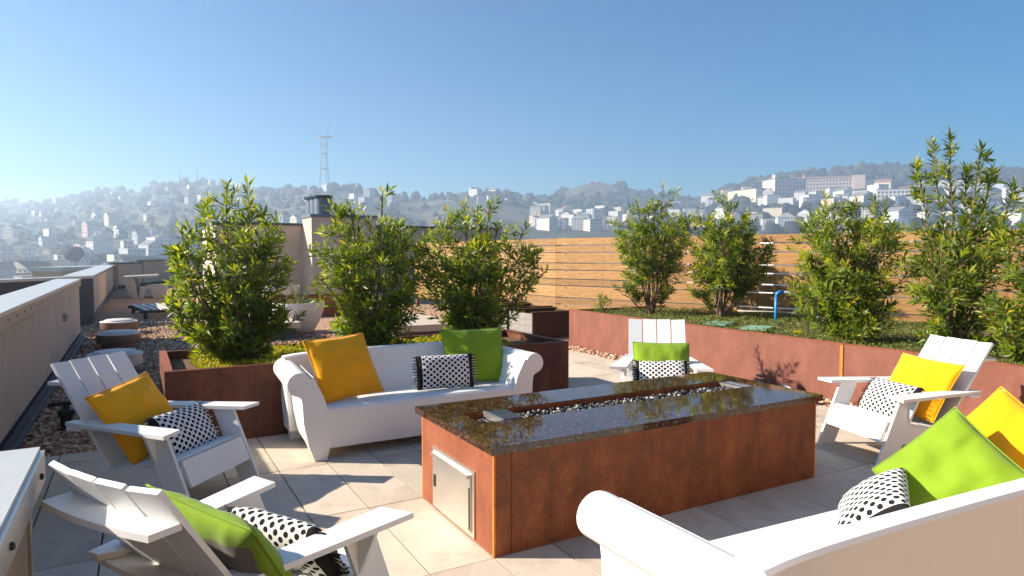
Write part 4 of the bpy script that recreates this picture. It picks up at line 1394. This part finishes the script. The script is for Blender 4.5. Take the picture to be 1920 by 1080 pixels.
woods('woods', 'dark trees around the bare round hill', spots(380, px(900), px(1400), 740 * K, 1060 * K, 3.5 * K, 7.5 * K, lambda t, D: not (px(1060) < t < px(1150) and D > 950 * K)), WP)
woods('woods', 'trees between the houses on the right slope', spots(420, px(1180), px(2100), 470 * K, 880 * K, 3.5 * K, 7 * K, lambda t, D: not (px(1350) < t < px(1640) and D > 690 * K)), WP)
woods('woods', 'faint trees scattered over the hazy left hillside', spots(800, px(-120), px(900), 480, 1900, 3, 6.5, lambda t, D: D < np.interp(t, *FARD)) + spots(170, px(-120), px(900), 1200, 2300, 6, 11, lambda t, D: np.interp(t, *FARD) - 500 < D < np.interp(t, *FARD) + 10), WP * 1.35)  # lighter palette puts the haze into the crown colour
woods('woods', 'low bushes and trees right behind the cedar fence', spots(70, px(960), px(1560), 330, 520, 5, 9), WP)

# the one round tree that stands out on the left
rt_x, rt_y = far_xy(px(141), 430)
e = empty('round_tree', (rt_x, rt_y, terrain(px(141), 430)))
tag(e, 'round dark tree standing out on the hazy left slope above the parapet', 'tree')
dis = np.array([1 + .25 * mnoise.noise(Vector(v) * 2) + .16 * mnoise.noise(Vector(v) * 5) for v in I2V])
mesh_obj('crown', np_mesh(I2V * dis[:, None] * np.array((6, 6, 5)) + np.array((0, 0, 19.5)), I2F, np.tile(WP[1], (len(I2V), 1))), M['far_leaf'], e)
mesh_obj('trunk', tube_mesh([(0, 0, -1), (.2, 0, 8), (0, 0, 18)], [.8, .6, .4], 8), M['bark'], e)

# houses
def wall_mat(name, c): return simple(name, c, .8, .06, .3)
WALLS = [wall_mat('white_house_paint', (.62, .60, .57)), wall_mat('cream_house_paint', (.66, .58, .44)), wall_mat('grey_house_paint', (.42, .43, .44)), wall_mat('pink_house_paint', (.60, .42, .36)), wall_mat('tan_house_paint', (.48, .37, .27))]
M['house_glass'] = simple('dark_house_window', (.05, .06, .075), .15, .1)
M['house_roof'] = simple('grey_house_roof', (.20, .19, .19), .9, .15, .4)
M['tile_roof'] = simple('red_tile_roof', (.30, .15, .10), .85, .15, .6)

def house_mesh(w, d, h, kind, wall, roof):
    bm = bmesh.new()
    bm_box(bm, -w / 2, w / 2, -d / 2, d / 2, -6, h)
    for f in bm.faces: f.material_index = 0
    if kind == 'gable':
        a = [bm.verts.new(p) for p in ((-w / 2 - .3, -d / 2 - .3, h), (w / 2 + .3, -d / 2 - .3, h), (w / 2 + .3, d / 2 + .3, h), (-w / 2 - .3, d / 2 + .3, h), (0, -d / 2 - .3, h + w * .3), (0, d / 2 + .3, h + w * .3))]
        for q in ((0, 3, 5, 4), (1, 4, 5, 2)):
            bm.faces.new([a[i] for i in q]).material_index = 2
        for q in ((0, 4, 1), (2, 5, 3)):
            bm.faces.new([a[i] for i in q]).material_index = 0
    else:
        n0 = len(bm.faces)
        bm_box(bm, -w / 2 - .25, w / 2 + .25, -d / 2 - .25, d / 2 + .25, h + .01, h + .5)
        bm.faces.ensure_lookup_table()
        for f in bm.faces[n0:]: f.material_index = 2 if kind == 'flat' else 0
    if kind == 'bay':
        n0 = len(bm.faces)
        bm_box(bm, -w * .35, w * .05, -d / 2 - 1.0, -d / 2 - .01, 1, h - .6)
        bm.faces.ensure_lookup_table()
        for f in bm.faces[n0:]: f.material_index = 0
    fl = max(2, int(h / 3.2))
    nw = max(2, int(w / 3))
    for r in range(fl):
        for c in range(nw):
            x = -w / 2 + w * (c + .5) / nw; z = h * (r + .55) / fl
            n0 = len(bm.faces)
            y = -d / 2 - (1.02 if kind == 'bay' and -w * .35 < x < w * .05 else 0)
            bm_box(bm, x - .6, x + .6, y - .06, y + .02, z - .8, z + .7)
            bm.faces.ensure_lookup_table()
            for f in bm.faces[n0:]: f.material_index = 1
    me = from_bm(bm)
    for m in (wall, M['house_glass'], roof): me.materials.append(m)
    return me
HM = {}
def house(t, D, w, kind, wi, label, group, sink=0, dep=None, rot=None, h=None):
    key = (w, kind, wi, h)
    if key not in HM: HM[key] = house_mesh(w, dep or w * 1.25, h or w * .85, kind, WALLS[wi], M['tile_roof'] if (wi == 1 and kind == 'gable') else M['house_roof'])
    x, y = far_xy(t, D)
    o = mesh_obj('house', HM[key], None, None, (x, y, terrain(t, D) - sink))
    o.rotation_euler = (0, 0, -HEAD + (rot if rot is not None else rng.choice((-.6, -.2, .25, .9)) + rng.normal(0, .06)))
    return tag(o, label, 'house', group)
CN = ['white', 'cream', 'grey', 'pink', 'tan']
KN = {'flat': 'flat roofed', 'gable': 'gabled', 'bay': 'bay fronted'}
def town(n, t0, t1, d0, d1, sizes, wp, where, group, mind):
    got = []
    tries = 0
    while len(got) < n and tries < n * 60:
        tries += 1
        t, D = rng.uniform(t0, t1), rng.uniform(d0, d1)
        x, y = far_xy(t, D)
        if any((x - a) ** 2 + (y - b) ** 2 < mind ** 2 for a, b in got): continue
        got.append((x, y))
        wi = int(rng.choice(5, p=wp)); k = str(rng.choice(('flat', 'gable', 'bay')))
        house(t, D, float(rng.choice(sizes)), k, wi, f'small {CN[wi]} {KN[k]} house {where}', group)
town(110, px(-60), px(760), 760, 2050, (9., 11., 14.), (.36, .2, .2, .1, .14), 'on the hazy left hillside', 'houses on the hazy left hillside', 22)
town(75, px(-60), px(480), 300, 760, (9., 11., 14.), (.22, .22, .24, .1, .22), 'on the flat ground below the left hillside', 'houses on the flat below the left hillside', 15)
town(34, px(1000), px(1190), 540 * K, 760 * K, (8. * K, 9. * K, 11. * K), (.58, .2, .12, .05, .05), 'clustered below the bare round hill', 'houses below the bare round hill', 15 * K)
town(28, px(1230), px(1440), 560 * K, 900 * K, (9. * K, 11. * K, 13. * K), (.6, .24, .08, .04, .04), 'on the slope left of the pink block', 'houses left of the pink block', 17 * K)
town(34, px(1440), px(1700), 430 * K, 740 * K, (9. * K, 11. * K, 13. * K), (.55, .2, .1, .08, .07), 'on the slope below the pink block', 'houses below the pink block', 16 * K)
town(34, px(1640), px(2000), 480 * K, 800 * K, (9. * K, 11. * K, 13. * K), (.62, .2, .1, .04, .04), 'on the right slope below the wooded ridge', 'houses below the wooded ridge', 17 * K)
town(12, px(880), px(1010), 680 * K, 900 * K, (8. * K, 9. * K, 10. * K), (.4, .2, .3, .05, .05), 'between the shrubs left of the bare round hill', 'houses left of the bare round hill', 22 * K)

# pink hospital-like block with a red roof
def big_block(name, a, b, zb, h, depth, wall, label, rows, cols, roof, ww, wh):
    """facade from a=(t,D) to b=(t,D)"""
    p, q = Vector(far_xy(*a)), Vector(far_xy(*b))
    d = q - p
    L = d.length
    e = empty(name, (p.x, p.y, zb), math.atan2(d.y, d.x))
    tag(e, label, 'building')
    box('wall', 0, L, 0, depth, -25, h, wall, e)
    bm = bmesh.new()
    ww, wh = ww * K, wh * K
    for r in range(rows):
        for c in range(cols):
            x = L * (c + .5) / cols; z = h * (r + .6) / (rows + .35)
            bm_box(bm, x - ww / 2, x + ww / 2, -.12, .1, z - wh / 2, z + wh / 2)
    o = mesh_obj('facade_windows', from_bm(bm), M['house_glass'], e)
    o['kind'] = 'stuff'
    return e, L
wall_pink = wall_mat('pink_block_paint', (.66, .50, .42))
wall_cream = wall_mat('cream_block_paint', (.70, .60, .42))
zb = .061 * 900
e, L = big_block('apartment_block', (px(1490), 815 * K), (px(1612), 790 * K), 66 * K, 27 * K, 20 * K, wall_pink, 'long pink many windowed block with red roof on the right hill', 6, 20, None, 1.7, 2.4)
prism('roof', [(-1, 27.01 * K), (21 * K, 27.01 * K), (10 * K, 30 * K)], 'x', -1, L + 1, M['tile_roof'], e)
box('tower', L - 9 * K, L + 3 * K, -3 * K, 12 * K, -20, 29 * K, wall_pink, e)
box('chimney', L * .1, L * .1 + 3, 4 * K, 6 * K, 28 * K, 32 * K, wall_pink, e)
e, L = big_block('apartment_block', (px(1450), 770 * K), (px(1508), 780 * K), 60 * K, 28 * K, 24 * K, wall_pink, 'nearer pink wing with a corner turret left of the red roofed block', 6, 9, None, 1.6, 2.3)
box('roof', -.6, L + .6, -.6, 24.6 * K, 28.01 * K, 29 * K, M['house_roof'], e)
box('turret', .5, 6.5 * K, .5, 6 * K, 29.01 * K, 33 * K, wall_pink, e)
e, L = big_block('school_building', (px(1362), 790 * K), (px(1415), 750 * K), 54 * K, 21 * K, 24 * K, wall_cream, 'cream blank walled building on the slope left of the pink block', 1, 4, None, 2.2, 2.0)
box('roof', -.5, L + .5, -.5, 24.5 * K, 21.01 * K, 22 * K, M['house_roof'], e)
for (p0, p1, D, z0, h, wl_, lab) in ((1775, 1850, 720, 42, 17, WALLS[0], 'long white apartment block at the right below the wooded ridge'), (1880, 1960, 690, 42, 19, WALLS[0], 'white apartment block cut by the right edge of the picture'), (1640, 1715, 640, 14, 16, WALLS[0], 'white block behind the dense shrub on the right slope'), (1098, 1112, 700, 36, 11, WALLS[0], 'tall white house front below the bare round hill')):
    D, h = D * K, h * K
    e, L = big_block('apartment_block', (px(p0), D), (px(p1), D - 20), terrain(px((p0 + p1) / 2), D) - 1, h, 16, wl_, lab, 4, max(4, (p1 - p0) // 7), None, 1.8, 1.9)
    box('roof', -.4, L + .4, -.4, 16.4, h + .01, h + .8, M['house_roof'], e)

# white modern building and its glazed neighbour past the far parapet
def low_block(a, b, D, z0, h, mat, lab, cols):
    p, q = Vector(far_xy(px(a), D)), Vector(far_xy(px(b), D))
    d = q - p
    L = d.length
    e = empty('modern_building', (p.x, p.y, z0), math.atan2(d.y, d.x))
    tag(e, lab, 'building')
    box('wall', 0, L, 0, 12, -20, h, mat, e)
    box('roof_edge', -.2, L + .2, -.2, 12.2, h + .01, h + .4, M['coping'], e)
    for c in cols:
        w = box('window', L * c[0], L * c[1], -.06, -.005, h * c[2], h * c[3], M['house_glass'], e)
    return e
low_block(231, 274, 150, -1.6, 2.6, WALLS[0], 'white flat roofed modern building with two windows past the far parapet', ((.3, .55, .35, .65), (.68, .9, .35, .65)))
low_block(275, 345, 150, -1.6, 2.4, WALLS[2], 'blue grey glazed building beside the white modern one', tuple((.02 + k * .14, .13 + k * .14, .1, .85) for k in range(7)))
low_block(60, 113, 60, -1.9, 2.0, M['stucco'], 'plain tan neighbouring roof house beyond the left parapet', ())
low_block(1450, 1520, 210, 4.0, 2.6, WALLS[0], 'low white shed with grey roof just above the cedar fence', ((.15, .3, .2, .7),))
low_block(1300, 1400, 330, .0, 4.0, WALLS[3], 'low pinkish building just above the cedar fence', ((.1, .2, .3, .7), (.4, .5, .3, .7), (.7, .8, .3, .7)))

# ------------------------------------------------------------------ masts on the far ridge
M['mast'] = simple('grey_red_mast_steel', (.20, .12, .11), .7)
def beam(pts, r, name, parent, seg=6):
    return mesh_obj(name, tube_mesh(pts, r, seg), M['mast'], parent)
Dm = float(np.interp(px(612), *FARD))
mx, my = far_xy(px(612), Dm)
tw = empty('lattice_tower', (mx, my, 0), -HEAD)
tag(tw, 'tall three legged antenna tower on the far ridge', 'tower')
k_ = Dm / 1250
zz = lambda y: 1.6 + (478 - y) * k_
prof = [(352, 10.5), (318, 7.5), (290, 5.5), (275, 6.5), (259, 9.0)]
legs = []
for a in (90, 210, 330):
    pts = [(math.cos(R(a)) * w * k_, math.sin(R(a)) * w * k_, zz(y)) for y, w in prof]
    beam(pts, .8, 'leg', tw)
    legs.append(pts)
for lv, (y, w) in enumerate(prof):
    for q in range(3):
        beam([legs[q][lv], legs[(q + 1) % 3][lv]], 1.0 if lv != 4 else 1.3, 'cross_beam', tw)
beam([(-14 * k_, 0, zz(259)), (15 * k_, 0, zz(259))], 1.7, 'top_yard', tw)
for a, top in ((0, 238), (1, 250), (2, 250)):
    b = legs[a][-1] if a else legs[2][-1]
    beam([(b[0], b[1], zz(259)), (b[0], b[1], zz(top))], .9, 'antenna', tw)
for p, top, lab in ((341, 313, 'thin left mast on the hazy far ridge'), (374, 318, 'thin right mast on the hazy far ridge')):
    D = float(np.interp(px(p), *FARD)) - 10
    x, y = far_xy(px(p), D)
    z0 = terrain(px(p), D)
    e = empty('radio_mast', (x, y, 0))
    tag(e, lab, 'mast', 'radio masts on the far ridge')
    zt = 1.6 + (478 - top) * D / 1250
    beam([(0, 0, z0 - 3), (0, 0, (z0 + zt) / 2), (0, 0, zt)], [1.7, 1.2, .6], 'mast_pole', e)
    beam([(0, 0, z0 + 12), (0, 0, z0 + 16)], 2.4, 'antenna_drum', e, 10)
# ruin of bare rock on the round hill
x, y = far_xy(px(1114), 1048 * K)
e = empty('summit_rock', (x, y, terrain(px(1114), 1048 * K) - 4))
tag(e, 'bare rocky outcrop on top of the round hill', 'rock')
M['rock'] = simple('red_brown_rock', (.26, .18, .13), .95, .25, .2)
for k, (dx, r) in enumerate(((-11, 10), (5, 12), (17, 8))):
    v, f, c = rocks(np.array([(dx, 0., 2.)]), np.array([float(r)]), GP, 'ico', .7, .3)
    mesh_obj('boulder', np_mesh(v, f), M['rock'], e)

# ------------------------------------------------------------------ haze
bm = bmesh.new(); bm_box(bm, -9500, 9500, -9500, 9500, -28, 268)
hm = bpy.data.materials.new('haze_air'); hm.use_nodes = True
ht = hm.node_tree
ht.nodes.remove(ht.nodes['Principled BSDF'])
pv = ht.nodes.new('ShaderNodeVolumePrincipled')
pv.inputs['Color'].default_value = (.62, .78, .96, 1)
pv.inputs['Density'].default_value = .00055
pv.inputs['Anisotropy'].default_value = .38
ht.links.new(pv.outputs[0], ht.nodes['Material Output'].inputs['Volume'])
hz = mesh_obj('haze', from_bm(bm), hm)
tag(hz, kind='stuff')
